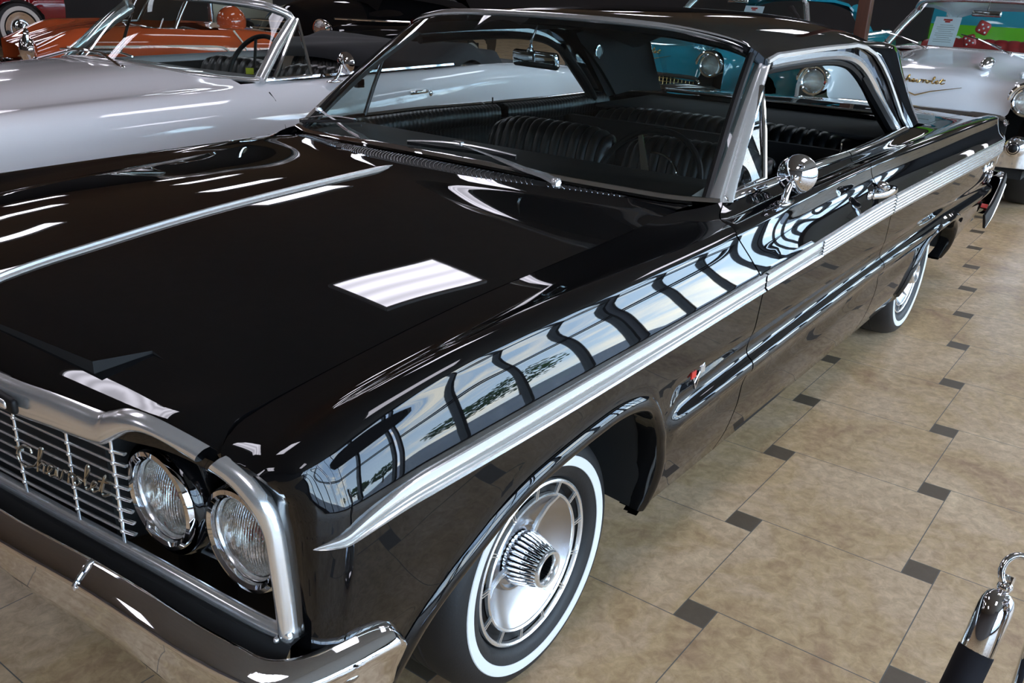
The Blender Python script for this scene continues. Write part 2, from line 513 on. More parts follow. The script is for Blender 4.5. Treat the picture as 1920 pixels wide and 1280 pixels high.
for i in range(-2, 5):
    for j in range(-1, 5):
        if proto is None: proto = o = troffer()
        else: o = copy_tree(proto)
        o.location = (FX+i*FPX+(FPX/2 if j % 2 else 0), FY+j*FPY, HL)
        tag(o, 'white rectangular fluorescent light set in the showroom ceiling, mirrored in the glossy paint', 'ceiling light', 'fluorescent ceiling lights')

# ------------------------------------------------------------------ the black coupe
car = empty('car', (0, 0, 0))
tag(car, 'glossy black sixties two door hardtop with chrome side spears and whitewall tyres, filling the foreground', 'car')

# feature curves of the body side, (x, y, z) with y measured outwards
def crv(*p): return np.array(p, float)
K = [
 crv((-.735,.80,.868),(-.70,.775,.876),(-.66,.760,.884),(-.39,.768,.922),(-.1,.768,.943),(.16,.768,.952),(.5,.772,.966),(.66,.79,.984),(.74,.83,.992),(.82,.85,.997),(1.4,.848,.999),(2.0,.838,.988),(2.4,.82,.983),(2.8,.80,.985),(3.1,.79,.975),(3.3,.765,.962),(3.8,.75,.945),(4.345,.70,.905)),
 crv((-.735,.86,.855),(-.70,.855,.880),(-.66,.855,.892),(-.39,.86,.928),(0,.86,.950),(.5,.865,.960),(.74,.885,.968),(1.4,.893,.975),(2,.89,.975),(2.8,.87,.968),(3.3,.85,.958),(3.8,.83,.945),(4.345,.79,.905)),
 crv((-.735,.88,.846),(-.70,.922,.884),(-.66,.932,.903),(-.51,.933,.933),(-.31,.934,.949),(0,.935,.952),(.5,.934,.955),(.8,.932,.960),(1.2,.930,.972),(1.95,.928,.980),(2.8,.932,.973),(3.5,.93,.965),(4.05,.92,.950),(4.345,.885,.918)),
 crv((-.735,.893,.836),(-.70,.940,.873),(-.66,.951,.890),(-.51,.951,.921),(-.31,.9515,.938),(0,.9515,.941),(.5,.951,.944),(.8,.949,.950),(1.2,.945,.962),(1.95,.942,.974),(2.8,.945,.966),(3.5,.943,.958),(4.05,.935,.943),(4.345,.90,.910)),
 crv((-.735,.903,.815),(-.70,.950,.845),(-.66,.968,.862),(-.5,.970,.889),(-.2,.9718,.8985),(.5,.9713,.900),(.9,.965,.908),(1.3,.952,.915),(2.0,.950,.925),(3.0,.953,.915),(4.05,.945,.895),(4.345,.91,.870)),
 crv((-.735,.908,.795),(-.70,.958,.820),(-.66,.981,.832),(-.5,.985,.854),(-.2,.9866,.861),(.5,.986,.864),(.9,.982,.872),(1.3,.972,.878),(2.0,.968,.890),(3.0,.970,.880),(4.05,.96,.860),(4.345,.92,.845)),
 crv((-.735,.912,.785),(-.70,.962,.805),(-.66,.988,.811),(-.5,.997,.816),(-.2,1.0,.820),(.16,1.0,.823),(.8,1.0,.832),(1.3,1.0,.846),(1.9,1.0,.862),(3.0,1.0,.858),(4.05,.985,.836),(4.345,.94,.825)),
 crv((-.735,.916,.765),(-.70,.966,.772),(-.66,.990,.770),(-.5,.998,.769),(-.2,1.0,.768),(.16,1.0,.771),(.8,1.0,.780),(1.3,1.0,.785),(1.9,1.0,.789),(3.0,1.0,.776),(4.05,.985,.758),(4.345,.94,.76)),
 crv((-.735,.920,.70),(-.70,.966,.69),(-.66,.985,.685),(-.5,.993,.68),(0,.993,.68),(.8,.993,.685),(2,.994,.69),(3.0,.992,.68),(4.05,.975,.66),(4.345,.93,.66)),
 crv((-.735,.922,.625),(-.70,.962,.60),(-.66,.978,.595),(-.5,.984,.59),(0,.984,.59),(.35,.985,.575),(.8,.986,.592),(2,.988,.615),(3.0,.985,.610),(4.05,.968,.59),(4.345,.92,.59)),
 crv((-.735,.922,.60),(-.70,.960,.585),(-.66,.976,.58),(-.5,.982,.575),(0,.982,.570),(.35,.986,.560),(.42,.996,.566),(.8,1.001,.580),(2,1.002,.602),(3.0,.999,.597),(4.05,.982,.575),(4.345,.93,.575)),
 crv((-.735,.922,.58),(-.70,.957,.565),(-.66,.972,.560),(-.5,.979,.555),(0,.979,.550),(.35,.985,.540),(.42,1.0,.546),(.8,1.006,.560),(2,1.007,.582),(3.0,1.004,.577),(4.05,.987,.555),(4.345,.935,.555)),
 crv((-.735,.920,.55),(-.70,.954,.54),(-.66,.968,.535),(-.5,.974,.53),(0,.976,.525),(.35,.980,.515),(.42,.990,.522),(.8,.992,.538),(2,.994,.560),(3.0,.990,.555),(4.05,.973,.535),(4.345,.925,.535)),
 crv((-.735,.905,.45),(-.66,.945,.45),(-.5,.955,.45),(0,.965,.44),(.8,.975,.44),(2,.976,.45),(3.0,.972,.45),(4.05,.95,.45),(4.345,.90,.46)),
 crv((-.735,.88,.36),(-.66,.91,.36),(-.5,.925,.35),(0,.94,.345),(.8,.95,.345),(2,.952,.35),(3.0,.948,.35),(4.05,.92,.38),(4.345,.87,.40)),
 crv((-.735,.84,.30),(-.66,.88,.29),(-.5,.90,.283),(0,.912,.280),(.8,.922,.280),(2,.924,.283),(3.0,.918,.285),(4.05,.88,.33),(4.345,.83,.36)),
 crv((-.735,.80,.30),(-.66,.84,.288),(-.5,.86,.281),(0,.87,.278),(.8,.88,.278),(2,.88,.281),(3.0,.87,.283),(4.05,.83,.33),(4.345,.78,.36)),
]
_xx = np.linspace(-.735, 4.345, 260)
_b = [np.stack([pchip(K[q][:, 0], K[q][:, j], _xx) for j in (1, 2)], 1) for q in (3, 4)]
K.insert(4, np.concatenate([_xx[:, None], _b[0]*.72+_b[1]*.28], 1))      # keeps the rounding of the shoulder tight
SUB = [6, 3, 4, 3, 5, 5, 3, 4, 8, 8, 3, 3, 4, 8, 8, 6, 3]
SHARP = {0, 7, 8, 16, 17}
_TX = np.concatenate([np.linspace(-.735, -.60, 55)[:-1], np.linspace(-.60, 4.345, 620)])
_TC = [np.stack([_TX, pchip(c[:, 0], c[:, 1], _TX), pchip(c[:, 0], c[:, 2], _TX)], 1) for c in K]
_TAB = np.array([cross_spline([c[i] for c in _TC], SUB, SHARP) for i in range(len(_TX))])
def side_section(x):
    x = min(max(x, _TX[0]), _TX[-1]); i = int(np.clip(np.searchsorted(_TX, x, side='right')-1, 0, len(_TX)-2))
    t = (x-_TX[i])/(_TX[i+1]-_TX[i])
    return _TAB[i]*(1-t)+_TAB[i+1]*t
def body_y(x, z):
    """outward y of the body side at height z (z from shoulder down)"""
    S = np.array(side_section(x)); S = S[13:]
    return float(np.interp(-z, -S[:, 2], S[:, 1]))

# wheel openings in the x-z plane (closed polygons)
ARCH_F = smooth_path([(.365,0,.20),(.358,0,.35),(.345,0,.455),(.305,0,.555),(.255,0,.625),(.19,0,.660),(.10,0,.675),(.0,0,.671),(-.12,0,.658),(-.21,0,.643),(-.285,0,.618),(-.35,0,.585),(-.42,0,.544),(-.475,0,.495),(-.51,0,.43),(-.53,0,.35),(-.54,0,.20)], 8)
ARCH_R = smooth_path([(3.42,0,.20),(3.41,0,.36),(3.36,0,.46),(3.26,0,.53),(3.13,0,.565),(3.0,0,.575),(2.87,0,.565),(2.76,0,.53),(2.67,0,.46),(2.63,0,.36),(2.62,0,.20)], 8)
ARCH_F = np.array([(p[0], p[2]) for p in ARCH_F]); ARCH_R = np.array([(p[0], p[2]) for p in ARCH_R])
def inside(poly, x, z):
    c = False; n = len(poly); j = n-1
    for i in range(n):
        if (poly[i][1] > z) != (poly[j][1] > z) and x < (poly[j][0]-poly[i][0])*(z-poly[i][1])/(poly[j][1]-poly[i][1])+poly[i][0]:
            c = not c
        j = i
    return c
def nearest(poly, x, z):
    a = poly[:-1]; b = poly[1:]; d = b-a; p = np.array([x, z])
    t = np.clip(((p-a)*d).sum(1)/((d*d).sum(1)+1e-12), 0, 1); q = a+d*t[:, None]
    e = ((q-p)**2).sum(1); i = int(np.argmin(e)); return q[i], math.sqrt(e[i])

def panel(x0, x1, step, arch=None, arch2=None, seam0=None, seam1=None, flange=True, k_from=0):
    """side panel between two stations; seams can be curved: functions of row parameter -> dx"""
    n = max(2, int(round((x1-x0)/step)))
    xs = list(np.linspace(x0, x1, n+1))
    if x0 < -.7: xs = [-.735, -.728, -.72, -.71, -.70, -.69, -.675, -.66]+[q for q in xs if q > -.65]
    nr = sum(SUB)+1
    G = np.zeros((len(xs), nr, 3))
    for i, x in enumerate(xs):
        base = side_section(x)
        for r in range(nr):
            xx = x
            z = base[r][2]; w = 0
            if seam1 is not None: w1 = ((x-x0)/(x1-x0))**6; xx += seam1(r, base[r])*w1
            if seam0 is not None: w0 = (1-(x-x0)/(x1-x0))**6; xx += seam0(r, base[r])*w0
            G[i, r] = base[r] if xx == x else side_section(xx)[r]
    if x0 < -.7:      # the fender stops behind the bright cap moulding
        G[:, :, 0] = np.maximum(G[:, :, 0], np.interp(G[:, :, 2], [.82, .872], [-.712, -.735]))
    mask = np.ones(G.shape[:2], bool)
    for A in (arch, arch2):
        if A is None: continue
        ax0, ax1 = A[:, 0].min()-.06, A[:, 0].max()+.06
        for i in range(len(xs)):
            if xs[i] < ax0 or xs[i] > ax1: continue
            for r in range(13, nr):
                x, y, z = G[i, r]
                if z < 0.75:
                    q, d = nearest(A, x, z); ins = inside(A, x, z)
                    if ins: mask[i, r] = False
                    else: G[i, r, 1] += 0.010*math.exp(-(d/0.03)**2)
        # snap the border to the curve
        new = G.copy(); m2 = mask.copy()
        for i in range(1, len(xs)-1):
            for r in range(13, nr-1):
                if not mask[i, r]:
                    nb = [mask[i+a, r+b] for a in (-1, 0, 1) for b in (-1, 0, 1)]
                    if any(nb):
                        q, d = nearest(A, G[i, r, 0], G[i, r, 2])
                        new[i, r, 0], new[i, r, 2] = q; m2[i, r] = True
                        new[i, r, 1] = G[i, r, 1]+.010
        for i in range(len(xs)):
            if not mask[i, nr-1] and (m2[max(i-1, 0), nr-1] or m2[min(i+1, len(xs)-1), nr-1]): pass
        G, mask = new, m2
    if k_from: G = G[:, k_from:]; mask = mask[:, k_from:]
    if flange:
        # fold the free ends inwards so that the panel has an edge
        def fold(E, dx):
            F_ = E.copy(); F_[:, 0] += dx; F_[:, 1] -= 0.018; F_[:8, 2] -= .012
            return F_
        e0 = fold(G[0], 0.001); e1 = fold(G[-1], -0.001)
        G = np.concatenate([e0[None], G, e1[None]]); mask = np.concatenate([mask[:1], mask, mask[-1:]])
        t = G[:, :1].copy(); t[:, 0, 2] -= .02; t[:, 0, 1] += 0.004
        G = np.concatenate([t, G], 1); mask = np.concatenate([mask[:, :1], mask], 1)
    return G, mask
def seam_door_front(r, p):
    z = p[2]
    return float(np.interp(z, [.28, .40, .56, .635, .78, .894, .95, .965, .999], [0.0, .0, .002, .012, .013, -.06, -.10, -.07, .03]))
def seam_door_rear(r, p):
    z = p[2]
    return float(np.interp(z, [.28, .50, .57, .70, .80, .88, .95, .975, .99], [.07, .07, .02, .01, 0, -.08, -.15, -.16, -.08]))
DF, DR = .812, 1.995
LEFT = {}; RIGHT = {}
for nm, a, b, kw in (('front_fender', -.735, DF-.0035, dict(arch=ARCH_F, seam1=seam_door_front)),
                     ('door', DF+.0035, DR-.0035, dict(seam0=seam_door_front, seam1=seam_door_rear)),
                     ('quarter_panel', DR+.0035, 4.345, dict(arch=ARCH_R, seam0=seam_door_rear))):
    G, mk = panel(a, b, 0.0125 if nm != 'door' else 0.02, **kw)
    G[:, :, 1] *= -1
    mb = MB().grid(G, mask=mk)
    LEFT[nm] = mb.build(nm, M['black_paint'], car, angle=38)
    RIGHT[nm] = mb.build(nm, M['black_paint'], car, angle=38, mirror=True)

# rolled lip of the wheel openings
def arch_lip(A, parent, mirror):
    path = []
    for x, z in A:
        if z > 0.285: path.append((x, z))
    P = []
    for i, (x, z) in enumerate(path):
        t = np.array(path[min(i+1, len(path)-1)])-np.array(path[max(i-1, 0)]); t = t/np.linalg.norm(t)
        nrm = np.array([t[1], -t[0]])      # towards outside or inside
        c = np.array([A[:, 0].mean(), .3]); 
        if ((np.array([x, z])-c)@nrm) < 0: nrm = -nrm
        y = body_y(x, z)
        row = []
        for off, dy in ((.034, .0045), (.026, .012), (.016, .0175), (.006, .017), (-.001, .011), (-.002, .0), (0, -.02), (.002, -.05)):
            q = np.array([x, z])+nrm*off
            yy = body_y(q[0], max(q[1], .285)) if off > .02 else y
            row.append((q[0], -(yy+dy), q[1]))
        P.append(row)
    return MB().grid(P).build('wheel_lip', M['black_paint'], parent, angle=60, mirror=mirror)
for side, d in ((False, LEFT), (True, RIGHT)):
    arch_lip(ARCH_F, d['front_fender'], side); arch_lip(ARCH_R, d['quarter_panel'], side)

# hood
HX = np.array([[-.735, .895], [-.656, .940], [-.43, .967], [-.15, .991], [.18, 1.007], [.45, 1.018], [.60, 1.030]])
def hood_edge(x):
    c = K[0]
    return float(pchip(c[:8, 0], c[:8, 1], x)), float(pchip(c[:8, 0], c[:8, 2], x))
def hood_front(y): return float(np.interp(abs(y), [0, .3, .5, .6, .70, .77, .80], [-.825, -.812, -.79, -.775, -.757, -.742, -.735]))
def hood_rear(y): return float(pchip([0, .2, .4, .55, .70, .79], [.468, .492, .558, .622, .676, .690], abs(y)))
rowsy = np.linspace(-1, 1, 81)
G = []
for s in rowsy:
    col = []
    for t in list(np.linspace(0, .1, 8))[:-1]+list(np.linspace(.1, 1, 60)):
        hy0 = .765
        yy = s*.78
        x0, x1 = hood_front(s*.797), hood_rear(s*.785)
        x = x0+(x1-x0)*t
        ye, ze = hood_edge(max(x, -.735))
        y = s*(ye-.003)
        zc = float(pchip([-.83, -.78, -.70, -.656, -.43, -.15, .18, .45, .60, .7], [.888, .905, .928, .940, .967, .991, 1.007, 1.017, 1.028, 1.034], x))
        if x < -.735: ze = .868-(-.735-x)*.35
        z = ze+(zc-ze)*(1-abs(s)**1.7)
        # the nose rolls over towards the header bar; raised over the lamps
        roll = max(0, (x0+.05-x)/.05)
        hump = math.exp(-((abs(y)-.70)/.075)**2)*.012*math.exp(-((x-x0)/.10)**2)
        z += hump - .020*roll**2
        # stamped rise in front of the cowl
        rise = max(0, min(1, (x-(x1-.10))/.10)); z += .006*rise*rise*(1-abs(s)**6)
        col.append((x, y, z))
    G.append(col)
G = np.array(G)
def fold_grid(G, d=.018):
    a = G[:1].copy(); a[:, :, 2] -= d; b = G[-1:].copy(); b[:, :, 2] -= d
    G = np.concatenate([a, G, b]); c = G[:, -1:].copy(); c[:, :, 2] -= d; c0 = G[:, :1].copy(); c0[:, :, 2] -= d
    return np.concatenate([c0, G, c], 1)
hood = MB().grid(fold_grid(G)).build('hood', M['black_paint'], car, angle=45)
# centre trim ridge
tp = []
for x in np.linspace(-.80, .455, 40):
    z = float(pchip([-.83, -.78, -.70, -.656, -.43, -.15, .18, .45, .60, .7], [.888, .905, .928, .940, .967, .991, 1.007, 1.017, 1.028, 1.034], x))
    if x < hood_front(0)+.05: z -= .020*((hood_front(0)+.05-x)/.05)**2
    tp.append((x, 0, z))
tr = MB()
tr.sweep(tp, [(-.017, -.001), (-.015, .003), (-.006, .004), (-.004, .009), (0, .0105), (.004, .009), (.006, .004), (.015, .003), (.017, -.001)],
         scale=[1]*38+[.8, .45])
ht = tr.build('hood_molding', M['satin'], hood, angle=30)

# engine bay, floor pan, wheel wells: dark carcass added under panels to block light
ub = MB()
ub.box((1.9, 0, .27), (4.7, 1.14, .05)); ub.box((1.5, 0, .272), (2.1, 1.70, .05)); ub.box((.76, 0, .62), (.03, 1.64, .62))
ub.box((-.05, .60, .56), (1.2, .03, .46)); ub.box((-.05, -.60, .56), (1.2, .03, .46))
ub.box((3.02, .64, .50), (.95, .03, .55)); ub.box((3.02, -.64, .50), (.95, .03, .55))
ub.box((-.23, 0, .60), (.8, .96, .5)); ub.box((2.50, 0, .62), (.03, 1.6, .58)); ub.box((3.75, 0, .55), (1.1, 1.6, .5))
ub.box((-.58, 0, .62), (.04, 1.62, .44))
for s in (-1, 1):
    ub.box((.50, s*.77, .56), (.20, .26, .46)); ub.box((-.56, s*.74, .60), (.05, .34, .40))
    ub.box((1.35, s*.865, .42), (1.9, .09, .26)); ub.box((3.85, s*.80, .50), (.8, .2, .3))
ub.build('underbody', M['undercoat'], car, smooth=False)
for s in (-1, 1):
    g_ = []
    for x, z in [q for q in ARCH_F if q[1] > .28]:
        g_.append([(x, s*.93, z+.012 if z > .3 else z), (x, s*.60, z+.03)])
    MB().grid(g_).build('wheel_well', M['undercoat'], car)
    g_ = []
    for x, z in [q for q in ARCH_R if q[1] > .34]:
        g_.append([(x, s*.93, z+.012), (x, s*.60, z+.03)])
    MB().grid(g_).build('wheel_well', M['undercoat'], car)

# ---------- side spear
def spear(x0, x1, parent, mirror, tip=False, n=None, ribbed=False):
    n = n or int((x1-x0)/.02)+2
    xs = np.linspace(x0, x1, n)
    if tip: xs = np.concatenate([x0+(.22)*np.linspace(0, 1, 22)**1.5, np.arange(x0+.235, x1, .02), [x1]])
    A = []; 
    prof = [(0, 0), (.03, .006), (.07, .0085), (.11, .006), (.13, .0045), (.40, .0045), (.43, .0075), (.46, .0045), (.50, .0045), (.64, .0045), (.66, .006), (.72, .0045), (.80, .0045), (.83, .0075), (.91, .0105), (.97, .008), (1, 0)]
    if ribbed:
        prof = [(0, 0), (.03, .006), (.07, .0085)]
        for k in range(5): prof += [(.10+.16*k, .0050), (.12+.16*k, .0050), (.135+.16*k, .0085), (.18+.16*k, .0100), (.225+.16*k, .0085), (.24+.16*k, .0050)]
        prof += [(.92, .0085), (.97, .007), (1, 0)]
    for x in xs:
        zt = float(pchip(K[7][:, 0], K[7][:, 2], x)); zb = float(pchip(K[8][:, 0], K[8][:, 2], x))
        if tip:
            u = min(1, (x-x0)/.20); w = math.sqrt(max(0, 1-(1-u)**2))*.75+.25*u
            mid = .757*(1-u)**2+(zt+zb)/2*(1-(1-u)**2)
            zt, zb = mid+(zt-zb)/2*w+1e-4, mid-(zt-zb)/2*w
            hw = min(1, (x-x0)/.03)
        else: hw = 1
        A.append([(x, -(body_y(x, zt+(zb-zt)*v)+h*hw-(.002 if v in (0, 1) else 0)), zt+(zb-zt)*v) for v, h in prof])
    A = np.array(A)
    mb = MB()
    mats = [M['satin'], M['bright_insert'], M['insert']]
    for j in range(len(prof)-1):
        v = (prof[j][0]+prof[j+1][0])/2
        mi = (2 if prof[j][1] == .0050 and prof[j+1][1] == .0050 else 0) if ribbed else 1 if .13 < v < .40 else (2 if .50 < v < .64 or (.72 < v < .80) else 0)
        mb.grid(A[:, j:j+2], mi=mi)
    return mb.build('side_molding', mats, parent, angle=25, mirror=mirror)
for side, d in ((False, LEFT), (True, RIGHT)):
    spear(-.705, DF+.006, d['front_fender'], side, tip=True)
    spear(DF+.018, 1.255, d['door'], side)
    spear(1.25, DR-.006, d['door'], side, ribbed=True)
    spear(DR+.006, 4.325, d['quarter_panel'], side, ribbed=True)

# ---------- header bar over the grille (satin aluminium), stations: top and bottom edge
ST = [((-.825, 0, .878), (-.828, 0, .808)), ((-.815, .312, .877), (-.818, .287, .807)), ((-.80, .458, .880), (-.803, .439, .812)),
      ((-.785, .562, .878), (-.790, .550, .817)), ((-.783, .585, .884), (-.788, .585, .832)), ((-.775, .628, .899), (-.782, .645, .868)), ((-.765, .689, .899), (-.770, .698, .872)),
      ((-.74, .799, .872), (-.747, .778, .843)), ((-.73, .851, .853), (-.738, .823, .826)), ((-.725, .889, .822), (-.733, .863, .798)),
      ((-.72, .906, .782), (-.728, .880, .767)), ((-.72, .913, .744), (-.728, .889, .729)), ((-.72, .922, .66), (-.728, .897, .65)), ((-.72, .926, .590), (-.728, .900, .604))]
def ribbon(ST, bulge=.012, mirror_join=False):
    T = smooth_path([s[0] for s in ST], 6); B = smooth_path([s[1] for s in ST], 6)
    rows = []
    for t, b in zip(T, B):
        t = np.array(t); b = np.array(b); d = b-t
        row = [t+np.array([.022, 0, -.02]), t+np.array([.005, 0, -.001])]
        for v in (.08, .2, .35, .5, .65, .80, .92):
            row.append(t+d*v+np.array([-bulge*math.sin(PI*v)**.7, 0, 0]))
        row += [b+np.array([.003, 0, 0]), b+np.array([.03, 0, 0])-d*.04]
        rows.append(row)
    return np.array(rows)
hl = ribbon(ST)
def split(R_, a, b): return R_[a:b]
sB = 7*6
full = hl.copy()
cen = full[:sB]            # centre piece up to the seam, one side
mb = MB(); q = cen[::-1].copy(); left = cen.copy(); left[:, :, 1] *= -1
right = cen.copy()
mb.grid(np.concatenate([left[::-1], right[1:]]))
header = mb.build('header_molding', M['satin'], car, angle=50)
for s in (-1, 1):
    e = full[sB+1:].copy(); e[:, :, 1] *= s
    MB().grid(e).build('fender_cap_molding', M['satin'], car, angle=50)
# lower bar of the grille surround
LB = [((-.80, 0, .622), (-.80, 0, .588)), ((-.79, .168, .620), (-.79, .156, .586)), ((-.762, .585, .622), (-.762, .578, .588)), ((-.738, .83, .612), (-.738, .827, .582)), ((-.725, .905, .606), (-.725, .905, .578))]
lb = ribbon(LB, .010); left = lb.copy(); left[:, :, 1] *= -1
gs = MB().grid(np.concatenate([left[::-1], lb[1:]]))
for s in (-1, 1): gs.ball((-.724, s*.912, .594), .015, 10, sc=(.7, 1, 1)); gs.ball((-.738, s*.905, .588), .005, 6)
gs.build('grille_surround', M['satin'], car, angle=50)
# dark back panel
bk = []
for y, x in ((-.90, -.63), (-.83, -.635), (-.50, -.645), (-.47, -.735), (0, -.765), (.47, -.735), (.50, -.645), (.83, -.635), (.90, -.63)):
    bk.append([(x, y, .57), (x, y, .92 if abs(y) < .7 else .84)])
gp = MB().grid(bk).build('grille_back_panel', M['undercoat'], car)
# grille rods between the inner lamps
gr = MB()
def gx(y): return -.812+.047*(abs(y)/.6)**1.3
nrod = 8
for i in range(nrod):
    z = .650+i*.0215
    yl = .553+.002*i
    path = [(gx(y), y, z) for y in np.linspace(-yl, yl, 25)]
    gr.sweep(path, [(-.0035, 0), (0, .0035), (.0035, 0), (0, -.0035)] if False else [(.0035*math.cos(a), .0024*math.sin(a)) for a in np.linspace(0, 2*PI, 9)[:-1]])
for y in (-.560, -.44, -.285, -.13, .13, .285, .44, .560):
    x = gx(y)
    gr.sweep([(x-.001, y, .628), (x-.001, y, .820)], [(.0030*math.cos(a), .0030*math.sin(a)) for a in np.linspace(0, 2*PI, 9)[:-1]], up=(0, 1, 0))
    for i in range(nrod): gr.ball((x-.002, y, .650+i*.0215), .0046, 5)
for s in (-1, 1):           # short rods running to and between the lamps
    for i in range(nrod):
        z = .650+i*.0215
        gr.sweep([(gx(.56), s*.56, z), (gx(.58)+.004, s*.585, z)], [(.005*math.cos(a), .003*math.sin(a)) for a in np.linspace(0, 2*PI, 7)[:-1]])
    for z in (.632, .648, .80, .817, .834):
        gr.sweep([(-.690, s*.66, z-.02), (-.672, s*.80, z-.02), (-.665, s*.885, z-.032)], [(.005*math.cos(a), .003*math.sin(a)) for a in np.linspace(0, 2*PI, 7)[:-1]])
grille = gr.build('grille', M['satin'], car, angle=50)

# script on the grille: strokes of a flowing hand
def stroke_mesh(strokes, fn, r, n=6):
    mb = MB()
    for s_ in strokes:
        pts = smooth_path([(a, b, 0) for a, b in s_], 5)
        mb.tube([fn(p[0], p[1]) for p in pts], r, n)
    return mb
SCRIPT = [
 [(1.25,1.35),(1.05,1.75),(.45,1.7),(.0,1.0),(.2,.25),(.8,.0),(1.5,.35)],            # C
 [(1.5,.35),(1.95,1.2),(2.1,2.0),(1.9,1.9),(1.8,.9),(1.75,.0)], [(1.8,.4),(2.1,.8),(2.3,.7),(2.25,.1),(2.5,.1)],   # h
 [(2.5,.1),(2.85,.5),(2.95,.8),(2.75,.85),(2.6,.4),(2.8,.0),(3.2,.25)],              # e
 [(3.2,.25),(3.3,.8),(3.4,.1),(3.65,.1),(3.85,.85),(4.15,.8)],                       # v
 [(4.15,.8),(4.3,.85),(4.25,.0)], [(4.28,.5),(4.5,.85),(4.7,.75)],                   # r
 [(4.9,.75),(4.7,.35),(4.9,.0),(5.15,.35),(4.95,.75),(5.4,.6)],                      # o
 [(5.4,.6),(5.75,1.5),(5.7,2.0),(5.55,1.6),(5.55,.3),(5.75,.0),(6.0,.3)],            # l
 [(6.0,.3),(6.25,.55),(6.35,.8),(6.15,.85),(6.0,.4),(6.2,.0),(6.6,.3)],              # e
 [(6.6,.3),(6.95,1.6),(6.8,.4),(6.95,.0),(7.4,.3)], [(6.55,1.05),(7.35,1.2)],        # t
]
sc_w = .262/7.4
def on_grille(a, b):
    y = -.300-(a*.95+.18*b)*sc_w       # runs towards the driver's lamp
    y = -.2970-(a+.18*b)*sc_w
    return (gx(y)-.014, y, .697+a*.0030+b*.025)
M['script'] = mat('script_metal', (0.45, 0.42, 0.36), 0.25, 1.0)
sm = stroke_mesh(SCRIPT, on_grille, .0026)
sm.box((gx(.30)-.010, -.305, .728), (.006, .02, .004)); 
sm.build('script_emblem', M['script'], grille, angle=60)
# emblem bar in the header
em = MB().rbox((-.832, 0, .845), (.012, .78, .028), .006)
em.build('header_emblem', M['black_plastic'], header)
em = MB().rbox((-.837, 0, .845), (.010, .74, .016), .005)
em.build('header_emblem_bar', M['satin'], header)

# ---------- headlamps
M['lens_glass'] = glass('lamp_lens', (0.80, 0.79, 0.75), 0.03)
_nt = M['lens_glass'].node_tree; _a, _b = _nt.nodes, _nt.links
_tc = _a.new('ShaderNodeTexCoord'); _w = _a.new('ShaderNodeTexWave'); _w.bands_direction = 'Y'; _w.inputs['Scale'].default_value = 62; _w.inputs['Distortion'].default_value = 1.5
_w.inputs['Detail Scale'].default_value = 4
_bp = _a.new('ShaderNodeBump'); _bp.inputs['Strength'].default_value = .8; _bp.inputs['Distance'].default_value = .003
_b.new(_tc.outputs['Object'], _w.inputs[0]); _b.new(_w.outputs[1], _bp.inputs['Height'])
_gl = [q for q in _a if q.type == 'BSDF_GLOSSY'][0]; _b.new(_bp.outputs[0], _gl.inputs['Normal']); _gl.inputs['Roughness'].default_value = .12
_rf = _a.new('ShaderNodeBsdfRefraction'); _rf.inputs['IOR'].default_value = 1.25; _rf.inputs['Roughness'].default_value = .05
_rf.inputs[0].default_value = (.95, .94, .90, 1)
_b.new(_bp.outputs[0], _rf.inputs['Normal'])
_mx = [q for q in _a if q.type == 'MIX_SHADER'][0]
_m2 = _a.new('ShaderNodeMixShader'); _m2.inputs[0].default_value = .7
_tr = [q for q in _a if q.type == 'BSDF_TRANSPARENT'][0]
_b.new(_tr.outputs[0], _m2.inputs[1]); _b.new(_rf.outputs[0], _m2.inputs[2]); _b.new(_m2.outputs[0], _mx.inputs[1])
[q for q in _a if q.type == 'MATH' and q.operation == 'MULTIPLY_ADD'][0].inputs[2].default_value = .22
nt = M['reflector'].node_tree; n_, l_ = nt.nodes, nt.links
tc_ = n_.new('ShaderNodeTexCoord'); wv_ = n_.new('ShaderNodeTexWave'); wv_.bands_direction = 'Y'
wv_.inputs['Scale'].default_value = 22; wv_.inputs['Distortion'].default_value = 4.0
bp_ = n_.new('ShaderNodeBump'); bp_.inputs['Strength'].default_value = .5; bp_.inputs['Distance'].default_value = .004
l_.new(tc_.outputs['Object'], wv_.inputs[0]); l_.new(wv_.outputs[1], bp_.inputs['Height'])
l_.new(bp_.outputs[0], n_['Principled BSDF'].inputs['Normal'])
for s in (-1, 1):
    for (xc, yc, zc) in ((-.705, .797, .702), (-.725, .612, .710)):
        c = (xc, s*yc, zc)
        bz = MB().lathe([(.070, .055), (.071, .006), (.074, -.006), (.080, -.010), (.087, -.008), (.091, 0), (.092, .010), (.088, .05)], c, axis='x', n=56)
        h = bz.build('headlamp', M['chrome'], car, angle=40)
        MB().lathe([(.072, .030), (.066, .016), (.069, .003), (.071, .001)], c, axis='x', n=48).build('lamp_ring', M['satin'], h)
        MB().lathe([(.0005, .058), (.02, .056), (.045, .045), (.060, .024), (.066, .010)], c, axis='x', n=48).build('reflector', M['reflector'], h)
        MB().lathe([(.0005, -.010), (.02, -.009), (.045, -.003), (.060, .004), (.067, .012)], c, axis='x', n=48).build('lens', M['lens_glass'], h)
        MB().tube([(xc+.055, s*yc, zc), (xc+.030, s*yc, zc)], .010, 10).build('bulb_shield', M['red'], h)
        if yc < .7:
            MB().lathe([(.093, .03), (.099, .0), (.102, .004), (.106, .03), (.106, .07)], c, axis='x', n=56).build('outer_bezel', M['black_paint'], h)

